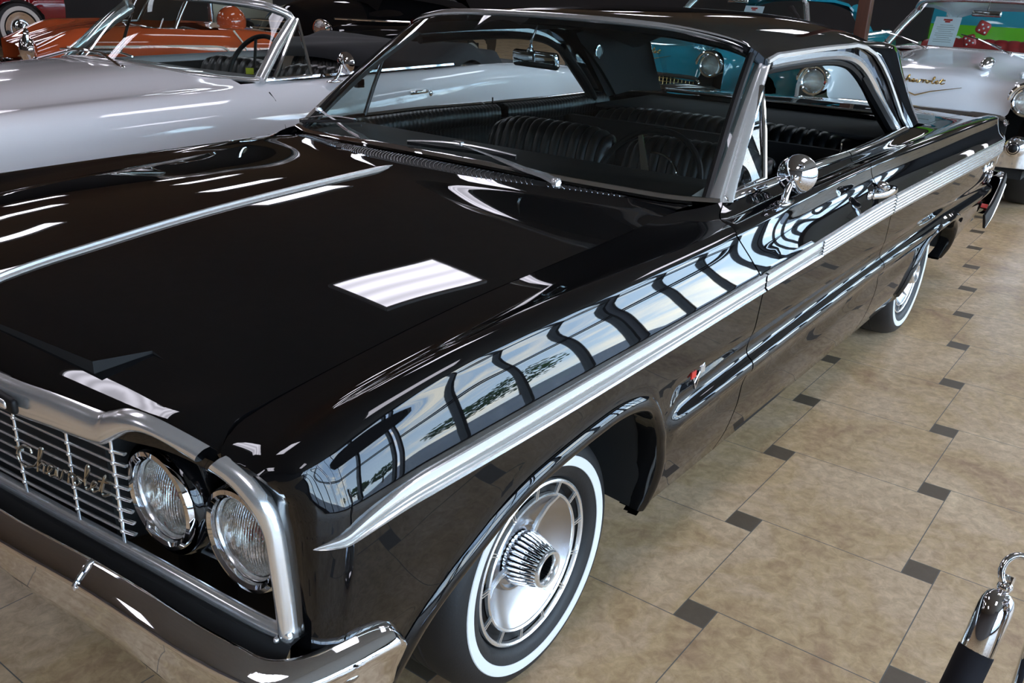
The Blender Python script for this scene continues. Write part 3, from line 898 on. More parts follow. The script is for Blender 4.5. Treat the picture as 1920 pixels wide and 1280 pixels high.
# ---------- front bumper: stations (path across), section offsets
def bsec(x, y, zt, h1, h2, nx, ny, low=1.0):
    """section: list of 3D points going over the top edge, crease and lower face"""
    out = []
    for d, z in ((.046, zt-.06), (.045, zt-.010), (.038, zt), (.030, zt-.001), (.004, zt-h1+.006), (0, zt-h1), (.001, zt-h1-.006), (.010, zt-h1-.03), (.022, zt-h1-.07*low), (.030, zt-h1-.11*low), (.045, zt-h1-.145*low), (.075, zt-h1-.165*low), (.12, zt-h1-.17*low)):
        out.append((x-nx*d, y-ny*d, z))
    return out
path = [(-.890, 0, .612, -1, 0), (-.880, .30, .613, -1, -.0), (-.860, .56, .618, -.99, .05), (-.848, .70, .612, -.98, .1), (-.835, .80, .600, -.95, .15), (-.815, .89, .588, -.85, .4), (-.790, .945, .578, -.6, .7), (-.745, .985, .578, -.25, .95), (-.68, 1.005, .578, -.05, 1), (-.62, 1.010, .572, 0, 1), (-.575, 1.008, .560, 0, 1), (-.555, 1.002, .545, .05, 1)]
dense = smooth_path([(p[0], p[1], p[2]) for p in path], 6); nn = smooth_path([(p[3], p[4], 0) for p in path], 6)
S = []
for p, q in zip(dense, nn):
    L = math.hypot(q[0], q[1]); nx, ny = q[0]/L, q[1]/L
    lw = float(np.interp(p[1], [0, .5, .6, .72, .85, 1.0], [.95, .95, 1.0, 1.1, 1.0, .85]))
    S.append(bsec(p[0], p[1], p[2], .030, .1, nx, ny, lw))
S = np.array(S)
# close the bumper end round
endc = S[-1].mean(0)
for f in (.85, .5, .15):
    e = S[len(dense)-1]*f+endc*(1-f)*1.0; e = e.copy(); e[:, 0] += .012*(1-f); S = np.concatenate([S, e[None]])
Lh = S.copy(); Lh[:, :, 1] *= -1
fb = MB().grid(np.concatenate([Lh[::-1], S[1:]]))
bumper = fb.build('front_bumper', M['chrome'], car, angle=50)
for s in (-1, 1):
    sp = bsec(-.8625, s*.555, .620, .0315, .1, -1, 0)[2:7]
    MB().tube([(a-.001, b, c) for a, b, c in sp], .0035, 6, up=(0, 1, 0)).build('bumper_joint', M['chrome'], bumper)
    MB().ball((-.655, s*1.003, .475), .016, 8, sc=(1, .35, 1)).build('bumper_bolt', M['chrome'], bumper)

# valance between bumper and grille
vl = []
for y, x in ((-.93, -.70), (-.83, -.72), (-.6, -.745), (0, -.775), (.6, -.745), (.83, -.72), (.93, -.70)):
    vl.append([(x-.002, y, .59), (x-.03, y, .585), (x-.04, y, .57), (x-.05, y, .54), (x+.02, y, .50), (x+.05, y, .36)])
MB().grid(np.array(vl)).build("front_valance", M['undercoat'], car)

# ------------------------------------------------------------------ greenhouse of the coupe
def ws_low(s):      # s in -1..1 across
    a = abs(s)*.845
    return np.array([pchip([0,.2,.4,.6,.75,.845], [.567,.59,.656,.735,.789,.832], a), -s*.845 if False else s*.845, pchip([0,.2,.4,.6,.75,.845], [1.046,1.040,1.022,1.004,.995,.996], a)], float)
def ws_up(s):
    a = abs(s)*.72
    return np.array([pchip([0,.2,.4,.6,.68,.72], [1.134,1.14,1.18,1.24,1.275,1.305], a), s*.72, pchip([0,.2,.4,.6,.68,.72], [1.422,1.420,1.412,1.385,1.358,1.322], a)], float)
G = []
for s in np.linspace(-1, 1, 49):
    lo, up = ws_low(s), ws_up(s); row = []
    for t in np.linspace(0, 1, 25):
        p = lo+(up-lo)*t; b = math.sin(PI*t)*.018
        row.append(p+np.array([-b*.6, 0, b*.8]))
    G.append(row)
G = np.array(G)
MB().grid(G).build('windshield', M['windshield'], car)
# chrome reveal moulding around the glass
def strip(path, w, h, inward=None): pass
lowp = [tuple(ws_low(s)+np.array([-.004, 0, .002])) for s in np.linspace(-1, 1, 61)]
prof = [(-.013, -.006), (-.012, .003), (-.004, .007), (.006, .006), (.012, .001), (.013, -.006)]
mo = MB()
mo.sweep(lowp, prof, up=(-.5, 0, 1))
mo.build('windshield_molding', M['chrome'], car, angle=40)
upp = [tuple(ws_up(s)+np.array([.002, 0, .004])) for s in np.linspace(-.985, .985, 61)]
MB().sweep(upp, prof, up=(-.6, 0, 1)).build('header_trim', M['satin'], car, angle=40)
for s in (-1, 1):
    base = ws_low(s); top = ws_up(s)
    def sec(t, sy=s):
        p = base+(top-base)*t
        p[2] += .02*math.sin(PI*t)
        k = 1-.30*t
        # from the glass edge outwards and back
        off = [(-.006, -.036, -.004), (-.010, -.030, .004), (-.013, -.012, .006), (-.008, 0, .005), (-.002, .002, .004), (.002, .006, .003), (.018, .017, .003), (.036, .021, .001), (.046, .016, -.002), (.05, .002, -.006), (.03, -.03, -.01)]
        return [(p[0]+a*k, p[1]+sy*b*k, p[2]+c) for a, b, c in off]
    rows = [sec(t) for t in np.linspace(-.01, 1.03, 24)]
    MB().grid(rows, closed_v=True).build('windshield_pillar', M['satin'], car, angle=35)
    # inner black edge seal of the glass
    MB().tube([tuple(ws_low(s*.955)+(ws_up(s*.955)-ws_low(s*.955))*t+np.array([.004, 0, -.006+.02*math.sin(PI*t)])) for t in np.linspace(0, 1, 12)], .013, 8).build('glass_seal', M['black_plastic'], car)

# roof: stations along x, section across
rail = crv((1.29,.724,.0),(1.9,.722,0),(2.4,.72,0),(2.65,.72,0),(2.9,.73,0),(3.1,.765,0),(3.2,.79,0))
RZ = lambda x: float(pchip([1.20, 1.29, 1.5, 1.9, 2.2, 2.38, 2.55, 2.70, 2.85, 3.0, 3.12, 3.2], [1.330, 1.338, 1.345, 1.350, 1.349, 1.335, 1.298, 1.235, 1.155, 1.065, .995, .966], x))
CZ = lambda x: float(pchip([1.13, 1.25, 1.6, 2.0, 2.4, 2.7, 2.95, 3.2], [1.428, 1.437, 1.446, 1.449, 1.441, 1.418, 1.37, 1.30], x))
RY = lambda x: float(pchip(rail[:, 0], rail[:, 1], x))
G = []
REARX = lambda s: 2.88 if abs(s) < .82 else 2.88-.78*((abs(s)-.82)/.18)**1.3
for s in np.linspace(-1, 1, 61):
    row = []
    xf = float(ws_up(s)[0])-.004
    for t in np.linspace(0, 1, 50):
        x = xf+(REARX(s)-xf)*t
        ry, rz, cz = RY(x)+.012, RZ(x), CZ(x)
        if abs(s) > .999: z = rz
        z = rz+(cz-rz)*(1-abs(s)**2.6)**.8
        zf = ws_up(s)[2]+.006
        if t < .12:
            w = (1-t/.12)**2; z = z*(1-w)+zf*w
        row.append((x, s*ry, z))
    G.append(row)
G = np.array(G)
G2 = fold_grid(G, .03)
roof = MB().grid(G2).build('roof', M['black_paint'], car, angle=50)
MB().grid(G-np.array([0, 0, .035])).build('headliner', M['headliner'], roof)
# C pillars: from the roof edge down to the deck
FT = [0, .15, .28, .40, .54, .70, .86, 1.0]
FXX = [2.10, 2.23, 2.35, 2.46, 2.57, 2.70, 2.82, 2.91]; FYY = [.733, .733, .734, .736, .740, .746, .756, .772]; FZZ = [1.350, 1.336, 1.309, 1.264, 1.206, 1.122, 1.035, .972]
def roof_pt(s, x):
    ry, rz, cz = RY(x)+.012, RZ(x), CZ(x)
    z = rz if abs(s) > .999 else rz+(cz-rz)*(1-abs(s)**2.6)**.8
    return np.array([x, s*ry, z])
for s in (-1, 1):
    rows = []
    for t in np.linspace(0, 1, 26):
        F0 = np.array([float(pchip(FT, FXX, t)), s*float(pchip(FT, FYY, t)), float(pchip(FT, FZZ, t))])
        top0, top1 = roof_pt(s, 2.10), roof_pt(s*.82, 2.88)
        R0 = np.array([float(pchip([0, .25, .5, .75, 1], [2.88, 3.0, 3.11, 3.21, 3.31], t)), s*float(pchip([0, .5, 1], [abs(top1[1]), .635, .69], t)), float(pchip([0, .25, .5, .75, 1], [top1[2], 1.29, 1.18, 1.075, .975], t))])
        row = []
        for v in np.linspace(0, 1, 19):
            sv = 1-.18*v; c = roof_pt(s*sv, REARX(sv)); lin = top0+(top1-top0)*v
            p = F0+(R0-F0)*v+(c-lin)*(1-t)**1.4
            k = math.sin(PI*v)**.8
            p = p+np.array([.016*k*t, s*.036*k*min(1, 3*t), .014*k*min(1, 3*t)])
            row.append(tuple(p))
        row = [(row[0][0]-.004, row[0][1]-s*.05, row[0][2]-.004)]+row+[(row[-1][0]-.03, row[-1][1]-s*.02, row[-1][2]-.02)]
        rows.append(row)
    MB().grid(rows).build('roof_pillar', M['black_paint'], roof, angle=50)
    # inner trim of the pillar
    rows = []
    for t in np.linspace(0, 1, 10):
        rows.append([(2.44+.40*t, s*(.70+.04*t), 1.30-.33*t), (2.70+.36*t, s*(.68+.04*t), 1.34-.35*t), (2.93+.34*t, s*(.60+.05*t), 1.355-.375*t)])
    MB().grid(rows).build('pillar_trim', M['headliner'], roof)
    # drip rail / roof side chrome
    dp = [(1.30, s*.735, 1.330), (1.36, s*.738, 1.344)]+[(x, s*(RY(x)+.016), RZ(x)+.002) for x in np.linspace(1.45, 2.05, 16)]+[(a, s*(b+.008), c+.004) for a, b, c in zip(FXX, FYY, FZZ)]
    MB().sweep(dp, [(-.006, -.008), (-.007, .003), (0, .008), (.007, .003), (.006, -.008)], up=(0, 0, 1)).build('drip_rail', M['satin'], roof, angle=40)
    # window opening frame (roof side)
    op = [(1.335, .726, 1.318), (1.5, .726, 1.323), (1.8, .725, 1.325), (2.02, .724, 1.318), (2.18, .724, 1.296), (2.30, .727, 1.257), (2.41, .733, 1.203), (2.51, .740, 1.142), (2.61, .752, 1.075), (2.73, .778, .992)]
    op = smooth_path([(a, s*b, c) for a, b, c in op], 5)
    MB().sweep(op, [(-.012, -.012), (-.012, .012), (.004, .014), (.014, .005), (.014, -.008)], up=(0, s*1.0, .2)).build('window_frame_molding', M['satin'], roof, angle=40)
    ra = [(x, s*(RY(x)+.008), RZ(x)-.004) for x in np.linspace(1.34, 2.05, 16)]+[(a, s*(b-.004), c-.002) for a, b, c in zip(FXX, FYY, FZZ)]
    na, nb = np.array(smooth_path(ra, 2)), np.array(op)
    ia = np.linspace(0, len(na)-1, 60); ib = np.linspace(0, len(nb)-1, 60)
    A_ = np.stack([np.interp(ia, range(len(na)), na[:, k]) for k in range(3)], 1); B_ = np.stack([np.interp(ib, range(len(nb)), nb[:, k]) for k in range(3)], 1)
    MB().grid(np.stack([A_, (A_+B_)/2+np.array([0, -s*.004, 0]), B_], 1)).build('window_surround', M['black_paint'], roof)
    op2 = [(a, b-s*.025, c-.022) for a, b, c in op]
    MB().tube(op2, .016, 8).build('window_seal', M['black_plastic'], roof)
    MB().tube([(2.33+.40*t, s*(.705+.06*t), 1.235-.255*t) for t in np.linspace(0, 1, 8)], .024, 8).build('seal_strip', M['black_plastic'], roof)
# rear glass
G = []
for s in np.linspace(-1, 1, 25):
    row = []
    for t in np.linspace(0, 1, 14):
        x = (2.90+.03*s*s)+(.40-.02*s*s)*t; z = CZ(2.88)-.030-.04*abs(s)**3+(.985-(CZ(2.88)-.030)+.04*abs(s)**3)*t
        row.append((x+.03*math.sin(PI*t), s*(.60+.045*t), z+.02*math.sin(PI*t)))
    G.append(row)
MB().grid(G).build('rear_glass', M['rear_glass'], car)
rg = np.array(G)
pth = [tuple(p) for p in rg[:, -1]]
MB().sweep(pth, prof, up=(.5, 0, 1)).build('rear_glass_molding', M['chrome'], car, angle=40)

# deck lid between the quarter panels
G = []
for s in np.linspace(-1, 1, 31):
    row = []
    for x in np.linspace(3.26, 4.345, 36):
        ye, ze = float(pchip(K[0][:, 0], K[0][:, 1], x)), float(pchip(K[0][:, 0], K[0][:, 2], x))
        row.append((x, s*(ye-.004), ze+.018*(1-s*s)))
    G.append(row)
MB().grid(fold_grid(np.array(G), .02)).build('trunk_lid', M['black_paint'], car, angle=45)
# rear face
G = []
for s in np.linspace(-1, 1, 21):
    G.append([(4.345, s*.885, .905), (4.355, s*.905, .82), (4.34, s*.90, .70), (4.32, s*.88, .50), (4.28, s*.8, .36)])
rf = MB().grid(G).build('rear_panel', M['black_paint'], car)
tb = MB()
for s in (-1, 1):
    for y in (.45, .60, .75): tb.lathe([(.001, .03), (.03, .025), (.05, .01), (.058, 0), (.064, 0), (.066, -.012)], (4.36, s*y, .72), axis='x', n=24)
tb.build('tail_lamps', M['red'], rf)
# rear bumper
path = [(4.47, 0, .60), (4.465, .5, .60), (4.45, .8, .60), (4.43, .93, .60), (4.40, .99, .60), (4.36, 1.005, .60), (4.31, 1.01, .60), (4.25, 1.008, .60), (4.20, 1.0, .60)]
dn = smooth_path(path, 6); G = []
for i, p in enumerate(dn):
    a, b = np.array(dn[max(i-1, 0)]), np.array(dn[min(i+1, len(dn)-1)]); t = b-a; t /= np.linalg.norm(t); nrm = np.array([t[1], -t[0]])
    G.append([(p[0]-nrm[0]*d, p[1]-nrm[1]*d, z) for d, z in ((.05, .615), (.03, .62), (.005, .612), (0, .595), (.004, .56), (.018, .50), (.028, .46), (.03, .42), (.05, .40), (.08, .40))])
G = np.array(G); L_ = G.copy(); L_[:, :, 1] *= -1
MB().grid(np.concatenate([L_[::-1], G[1:]])).build('rear_bumper', M['chrome'], car, angle=40)
for s in (-1, 1):
    MB().lathe([(.026, 0), (.03, .0), (.031, .16), (.026, .17), (.024, .165), (.024, .02)], (4.12, s*.80, .27), axis='x', n=20).build('exhaust_tip', M['black_plastic'], car)
# rear bumper end: black colour stands for the dark reflection in its chrome
for s in (-1, 1):
    gpth = [(3.90, s*1.012, .42), (3.99, s*1.022, .475), (4.08, s*1.024, .54), (4.18, s*1.022, .615)]
    be = MB().sweep(smooth_path(gpth, 4), [(-.006, -.045), (-.006, .045), (.006, .045), (.009, 0), (.006, -.045)], up=(0, 0, 1)).build('bumper_end', M['black_plastic'], car, angle=30)
    MB().tube([(a+.03, b+s*.004, c-.035) for a, b, c in smooth_path(gpth, 4)], .006, 6).build('end_trim', M['satin'], be)

# ---------- side windows, vent panes, belt mouldings
for s, d in ((-1, LEFT), (1, RIGHT)):
    fe = d['front_fender']; dr = d['door']; qp = d['quarter_panel']
    belt = lambda x: (x, s*float(pchip(K[0][8:, 0], K[0][8:, 1], x))-s*.004, float(pchip(K[0][8:, 0], K[0][8:, 2], x))+.004)
    bp2 = [belt(x) for x in np.linspace(.845, DR-.10, 24)]
    bprof = [(-.012, -.008), (-.013, .005), (-.006, .010), (.004, .009), (.012, .003), (.016, -.006)]
    MB().sweep(bp2, bprof).build('belt_molding', M['chrome'], dr, angle=40)
    MB().sweep([belt(x) for x in np.linspace(DR-.09, 2.80, 20)], bprof).build('belt_molding', M['chrome'], qp, angle=40)
    # vent window: frame triangle and pane
    a = np.array([.895, s*.838, 1.010]); b = np.array([1.195, s*.835, 1.008]); c = np.array([1.335, s*.738, 1.300]); c2 = np.array([1.262, s*.735, 1.300])
    a = np.array([.90, s*.838, 1.010]); b = np.array([1.155, s*.832, 1.010]); c = np.array([1.215, s*.762, 1.262]); 
    vf = MB()
    vf.tube([tuple(b), tuple((b+c)/2+np.array([0, s*.004, 0])), tuple(c)], .008, 8)
    vf.tube([tuple(a), tuple(b)], .007, 8)
    vf.tube([tuple(a), tuple((a+c)/2+np.array([0, s*.004, .006])), tuple(c)], .009, 8)
    vf.box(tuple(a*.45+c*.55+np.array([.01, -s*.012, -.01])), (.035, .02, .03))
    fr = vf.build('vent_window_frame', M['chrome'], dr, angle=40)
    MB().add([a, b, c], [(0, 1, 2)]).build('vent_pane', M['side_glass'], fr, smooth=False)
    # division post of the far side only reads as a dark bar
    # lock button
    MB().tube([(1.93, s*.80, .99), (1.93, s*.80, 1.025)], .004, 8).build('lock_button', M['chrome'], dr)
    # door handle
    hb = MB()
    pts = smooth_path([(1.70, s*1.004, .902), (1.735, s*1.030, .905), (1.79, s*1.038, .906), (1.85, s*1.036, .904), (1.885, s*1.02, .902), (1.90, s*.985, .900)], 5)
    hb.sweep(pts, [(.005*math.cos(q)*1.0, .011*math.sin(q)) for q in np.linspace(0, 2*PI, 11)[:-1]])
    hb.ball((1.70, s*.992, .902), .016, 8, sc=(1.5, .6, .9)); hb.lathe([(.001, .03), (.014, .03), (.019, .024), (.020, 0)], (1.895, s*.965 if s > 0 else -.965, .900), axis='y', n=20) if s > 0 else hb.lathe([(.001, -.03), (.014, -.03), (.019, -.024), (.020, 0)], (1.895, -.965, .900), axis='y', n=20)
    hb.build('door_handle', M['chrome'], dr, angle=50)
# outside mirror on the driver's door
mi = MB()
mp = smooth_path([(1.085, -.925, .968), (1.095, -.925, .990), (1.120, -.924, 1.012), (1.142, -.922, 1.024)], 5)
mi.tube(mp, .008, 10, scale=list(np.linspace(1.5, .85, len(mp))))
mi.ball((1.085, -.925, .964), .030, 12, sc=(1.5, .62, .40))
mb_ = mi.build('door_mirror', M['chrome'], LEFT['door'], angle=60)
mh = MB(); rot = Matrix.Rotation(math.radians(14), 3, 'Z') @ Matrix.Rotation(math.radians(4), 3, 'Y')
mh.lathe([(.0005, -.030), (.012, -.0295), (.030, -.025), (.045, -.016), (.055, -.004), (.0575, .004), (.057, .010), (.053, .010), (.050, .006), (.0005, .006)], (1.160, -.925, 1.037), axis='x', n=48, rot=rot)
mh.ball((1.132, -.929, 1.029), .012, 8)
mh.build('mirror_head', M['chrome'], mb_, angle=50)
lg = MB()
lg.box((0, 0, 0), (.003, .024, .005)); lg.box((0, 0, 0), (.003, .010, .011))
lgm = MB().add([tuple(Vector(v_)+Vector((1.1395, -.938, 1.064))) for v_ in lg.v], lg.f)
lgm.build('mirror_badge', M['chrome'], mb_)

# ---------- cowl vents and wipers
cv = MB()
cb = []
for s in np.linspace(-.93, .93, 60):
    p = ws_low(s)
    xb = hood_rear(p[1]/1.0) if abs(p[1]) < .79 else p[0]-.02
    ye, ze = hood_edge(min(xb, .66)); zc = float(pchip([-.83, -.656, -.43, -.15, .18, .45, .60, .7], [.888, .940, .967, .991, 1.007, 1.017, 1.028, 1.034], xb))
    zb = ze+(zc-ze)*(1-min(1, abs(p[1])/.79)**1.75)+.006
    cb.append([(p[0]-.016, p[1], p[2]-.012), (p[0]*.5+xb*.5-.004, p[1], (p[2]-.012+zb)/2-.001), (xb+.006, p[1], zb-.004), (xb+.006, p[1], zb-.03)])
cowl = MB().grid(cb).build('cowl_panel', M['black_paint'], car, angle=50)
slots = MB()
cba = np.array([[q for q in r] for r in cb])
def cowl_at(y, v):
    ys = cba[:, 0, 1]
    P = [np.array([np.interp(y, ys, cba[:, k, j]) for j in range(3)]) for k in range(3)]
    return P[0]*(1-v*2)+P[1]*v*2 if v < .5 else P[1]*(2-v*2)+P[2]*(v*2-1)
yv = -.655
nsl = 0
louv = MB()
ys_ = np.arange(-.60, .72, .0138)
for y in ys_:
    if abs(y+.40) < .02 or abs(y-.375) < .02: continue
    a = cowl_at(y, .16); b = cowl_at(y+.0, .90)
    lean = -.036
    pa = [tuple(a*(1-t)+b*t+np.array([0, lean*(t*t), .0030])) for t in np.linspace(0, 1, 6)]
    louv.tube(pa, .0014, 5)
M['louvre'] = mat('louvre_edge', (.32, .32, .33), .2, 1.0)
M['louvre'].node_tree.nodes['Principled BSDF'].inputs['Specular IOR Level'].default_value = 1.0
louv.build('cowl_louvres', M['louvre'], cowl, angle=80)
bed = []
for y in np.linspace(-.625, .725, 60):
    bed.append([tuple(cowl_at(y, v)+np.array([0, -.02*v*v, .0008])) for v in np.linspace(.12, .93, 5)])
MB().grid(bed).build('vent_bed', M['dark_gap'], cowl)
def wiper(piv, knee, tip_a, tip_b, name='windshield_wiper'):
    p, k, a, b = [np.array(q, float) for q in (piv, knee, tip_a, tip_b)]
    w = MB()
    w.lathe([(.0005, .034), (.010, .033), (.014, .028), (.015, .012), (.018, .010), (.019, -.01)], tuple(p), n=20)
    d = k-p
    m1 = p+d*.30+np.array([0, 0, .006])
    w.sweep([tuple(p+np.array([0, 0, .022])), tuple(p+d*.12+np.array([0, 0, .026])), tuple(m1+np.array([0, 0, .014]))], [(-.013, -.004), (-.011, .005), (.011, .005), (.013, -.004)], scale=[1.1, 1.1, .95])
    w.sweep([tuple(m1+np.array([0, 0, .014])), tuple(p+d*.55+np.array([0, 0, .018])), tuple(p+d*.62+np.array([0, 0, .018]))], [(-.012, -.003), (-.010, .004), (.010, .004), (.012, -.003)], scale=[1, .8, .6])
    w.sweep([tuple(p+d*.60+np.array([0, 0, .018])), tuple(k+np.array([0, 0, .012]))], [(-.004, -.0015), (-.004, .0015), (.004, .0015), (.004, -.0015)])
    arm = w.build(name, M['satin'], car, angle=40)
    bl = MB()
    mid = (a+b)/2+np.array([0, 0, .006])
    bl.sweep([tuple(a+(b-a)*t+np.array([0, 0, .010+.012*math.sin(PI*t)])) for t in np.linspace(0, 1, 14)], [(-.004, -.001), (-.003, .002), (.003, .002), (.004, -.001)])
    bl.box(tuple(k+np.array([0, 0, .012])), (.03, .014, .012), Matrix.Rotation(math.atan2(d[1], d[0]), 3, 'Z'))
    bl.build('blade_holder', M['satin'], arm, angle=40)
    MB().sweep([tuple(a+(b-a)*t+np.array([0, 0, .004])) for t in np.linspace(0, 1, 14)], [(-.003, -.005), (-.003, .004), (.003, .004), (.003, -.005)]).build('blade_rubber', M['black_plastic'], arm)
    return arm
def on_ws(s, t, up=.008):
    lo, u_ = ws_low(s), ws_up(s); p = lo+(u_-lo)*t; b = math.sin(PI*t)*.018
    return p+np.array([-b*.6-.5*up, 0, b*.8+.8*up])

wiper((.615, -.458, .998), (.612, -.112, 1.068), tuple(on_ws(.07, .02)), tuple(on_ws(-.36, .045)))
wiper((.632, .285, 1.006), (.872, .780, 1.048), tuple(on_ws(1.0, .02)), tuple(on_ws(.50, .10)))

# ------------------------------------------------------------------ interior of the coupe
dash = []
for s in np.linspace(-1, 1, 33):
    p = ws_low(s*.985); y = s*.80
    xk = 1.14+.02*s*s
    dash.append([(p[0]+.01, p[1], p[2]-.012), (p[0]*.5+xk*.5, y, .995), (xk-.05, y, .99), (xk, y, .965), (xk+.01, y, .93), (xk-.02, y, .86), (xk+.0, y, .74), (xk-.15, y, .60)])
MB().grid(dash).build('dashboard', M['black_plastic'], car, angle=60)
MB().box((1.85, 0, .33), (2.2, 1.6, .06)).build('carpet_floor', M['carpet'], car, smooth=False)
def ribbed_back(cx, cy, w, zb, zt, lean, nrib, thick=.13, curve=.0):
    """seat backrest: vertical tufts, leaning back; front face towards -x"""
    rows = []
    n = nrib*6
    for i in range(n+1):
        v = -1+2*i/n; y = cy+v*w/2
        rib = .011*abs(math.sin(PI*nrib*(v+1)/2))**.55
        edge = (1-min(1, (1-abs(v))/.10))**2
        top = zt-.045*abs(v)**5
        row = []
        prof = [(.0, zb, 0), (.0, zb+.2*(top-zb), 1), (-.0, zb+.45*(top-zb), 1), (.0, zb+.7*(top-zb), 1), (.0, top-.055, 1), (.012, top-.025, 1), (.035, top-.006, 1), (.06, top, 1), (.085, top-.004, .8), (thick-.012, top-.025, .4), (thick, top-.06, 0), (thick+.01, zb, 0)]
        for dx, z, r in prof:
            k = (z-zb)/(zt-zb)
            bow = -curve*v*v
            sgn = -1 if dx < .03 else 0
            x = cx+dx+lean*k+bow*(1 if dx < thick*.8 else .2)
            if dx < .05: x -= rib*r
            zz = z+(rib*.8*r if dx >= .012 else 0)
            x += edge*(.03 if dx < .05 else -.02)
            row.append((x, y, zz))
        rows.append(row)
    a = [[(p[0]*.15+(cx+thick/2+lean*.5)*.85 if False else p[0], p[1], p[2]) for p in rows[0]]]
    mb = MB().grid(rows)
    for R_ in (rows[0], rows[-1]):
        c = np.mean(np.array(R_), 0); b = len(mb.v)
        mb.v += [tuple(map(float, q)) for q in R_]+[tuple(map(float, c))]
        for j in range(len(R_)-1): mb.f.append((b+j, b+j+1, b+len(R_))); mb.m.append(0)
    return mb
def cushion(cx, cy, w, L, z, nrib):
    rows = []
    n = nrib*6
    for i in range(n+1):
        v = -1+2*i/n; y = cy+v*w/2; rib = .007*abs(math.sin(PI*nrib*(v+1)/2))**.55
        rows.append([(cx, y, z-.18), (cx-.01, y, z-.05), (cx+.02, y, z-.01+rib*.5), (cx+.08, y, z+rib), (cx+L*.5, y, z-.005+rib), (cx+L, y, z-.03+rib), (cx+L, y, z-.18)])
    return MB().grid(rows)
for s in (-1, 1):
    st = ribbed_back(1.50, s*.335, .60, .46, .985, .20, 14, .12, -.02).build('front_seat', M['vinyl'], car, angle=60)
    cushion(1.12, s*.335, .58, .50, .52, 14).build('seat_cushion', M['vinyl'], st, angle=60)
rs = ribbed_back(2.42, 0, 1.36, .46, .955, .20, 26, .13, .0).build('rear_seat', M['vinyl'], car, angle=60)
cushion(2.0, 0, 1.36, .50, .50, 26).build('seat_cushion', M['vinyl'], rs, angle=60)
MB().rbox((2.985, 0, .945), (.62, 1.42, .02), .008).build('parcel_shelf', M['headliner'], car)
cs = MB().rbox((1.33, 0, .52), (.75, .16, .22), .02)
cs.build('centre_console', M['black_plastic'], car)
MB().lathe([(.0005, .06), (.012, .058), (.018, .045), (.012, .03), (.006, .0), (.006, -.12)], (1.30, 0, .74), n=16).build('shift_knob', M['chrome'], car)
# inner door panels with ribbed top pads
for s, d in ((-1, LEFT), (1, RIGHT)):
    for nm, x0, x1 in (('door', .86, 1.97), ('quarter_panel', 2.02, 2.86)):
        rows = []; n = int((x1-x0)/.006)
        for i in range(n+1):
            x = x0+(x1-x0)*i/n; yb = float(pchip(K[0][8:, 0], K[0][8:, 1], x)); zb = float(pchip(K[0][8:, 0], K[0][8:, 2], x))
            r = .0035*abs(math.sin(PI*x/.024))
            rows.append([(x, s*(yb-.012), zb), (x, s*(yb-.03-r), zb+.002+r), (x, s*(yb-.055-r), zb-.012+r), (x, s*(yb-.062-r), zb-.04), (x, s*(yb-.058-r), zb-.075), (x, s*(yb-.045), zb-.085), (x, s*(yb-.045-r*.8), zb-.12), (x, s*(yb-.05-r*.8), zb-.40), (x, s*(yb-.05), zb-.66)])
        MB().grid(rows).build('inner_panel', M['vinyl'], d[nm], angle=60)
    MB().lathe([(.0005, -.012), (.02, -.011), (.030, -.004), (.034, .006)], (1.02, s*.77 , .72), axis='y', n=20).build('window_crank', M['chrome'], d['door'])
# round dome lamps on the inner roof pillars
for s in (-1, 1):
    rot = Matrix.Rotation(math.radians(-s*8), 3, 'X')
    c = MB().lathe([(.0005, -s*.012), (.026, -s*.011), (.028, -s*.006)], (2.60, s*.672, 1.212), axis='y', n=24)
    dl = c.build('dome_lamp', M['white'], roof)
    dl.data.materials[0] = mat('dome_lens', (.18, .24, .25), .3)
    MB().lathe([(.027, -s*.013), (.033, -s*.012), (.035, 0)], (2.60, s*.672, 1.212), axis='y', n=24).build('lamp_bezel', M['chrome'], dl)
# steering wheel
sw_c = Vector((1.285, -.37, .90)); rot = Matrix.Rotation(math.radians(-62), 3, 'Y')
sw = MB()
ring = [tuple(sw_c+rot @ Vector((.195*math.cos(a), .195*math.sin(a), 0))) for a in np.linspace(0, 2*PI, 49)[:-1]]
sw.tube(ring, .010, 8, closed=True, up=tuple(rot @ Vector((0, 0, 1))))
swo = sw.build('steering_wheel', M['black_plastic'], car)
sp = MB()
for a in (25, 155, 270):
    a = math.radians(a); sp.sweep([tuple(sw_c+rot @ Vector((q*math.cos(a), q*math.sin(a), -.02*(1-q/.19)))) for q in (.03, .10, .187)], [(-.012, -.003), (-.012, .003), (.012, .003), (.012, -.003)], up=tuple(rot @ Vector((0, 0, 1))), scale=[1.3, 1, .7])
sp.lathe([(.0005, .02), (.03, .016), (.045, .002), (.045, -.03)], tuple(sw_c), axis='z', n=24, rot=None) if False else sp.ball(tuple(sw_c), .042, 12, sc=(1, 1, .6), rot=rot)
hr = [tuple(sw_c+rot @ Vector((.115*math.cos(a), .115*math.sin(a), .0))) for a in np.linspace(PI*.95, PI*2.05, 25)]
sp.tube(hr, .0035, 6)
sp.build('horn_ring', M['chrome'], swo)
MB().tube([tuple(sw_c), (1.02, -.37, .80)], .025, 12).build('steering_column', M['black_plastic'], swo)
# inside mirror on its stalk
im = MB()
im.tube(smooth_path([(1.145, 0, 1.405), (1.125, 0, 1.37), (1.105, 0, 1.34), (1.110, 0, 1.315)], 4), .005, 8, scale=list(np.linspace(.5, 1.3, 13)))
rot = Matrix.Rotation(math.radians(-12), 3, 'Z') @ Matrix.Rotation(math.radians(-8), 3, 'Y')
im.rbox((1.118, -.012, 1.286), (.028, .215, .055), .013, rot)
im.ball((1.102, 0, 1.313), .012, 8); im.box((1.102, -.015, 1.295), (.006, .006, .03))
im.build('inside_mirror', M['chrome'], car, angle=50)
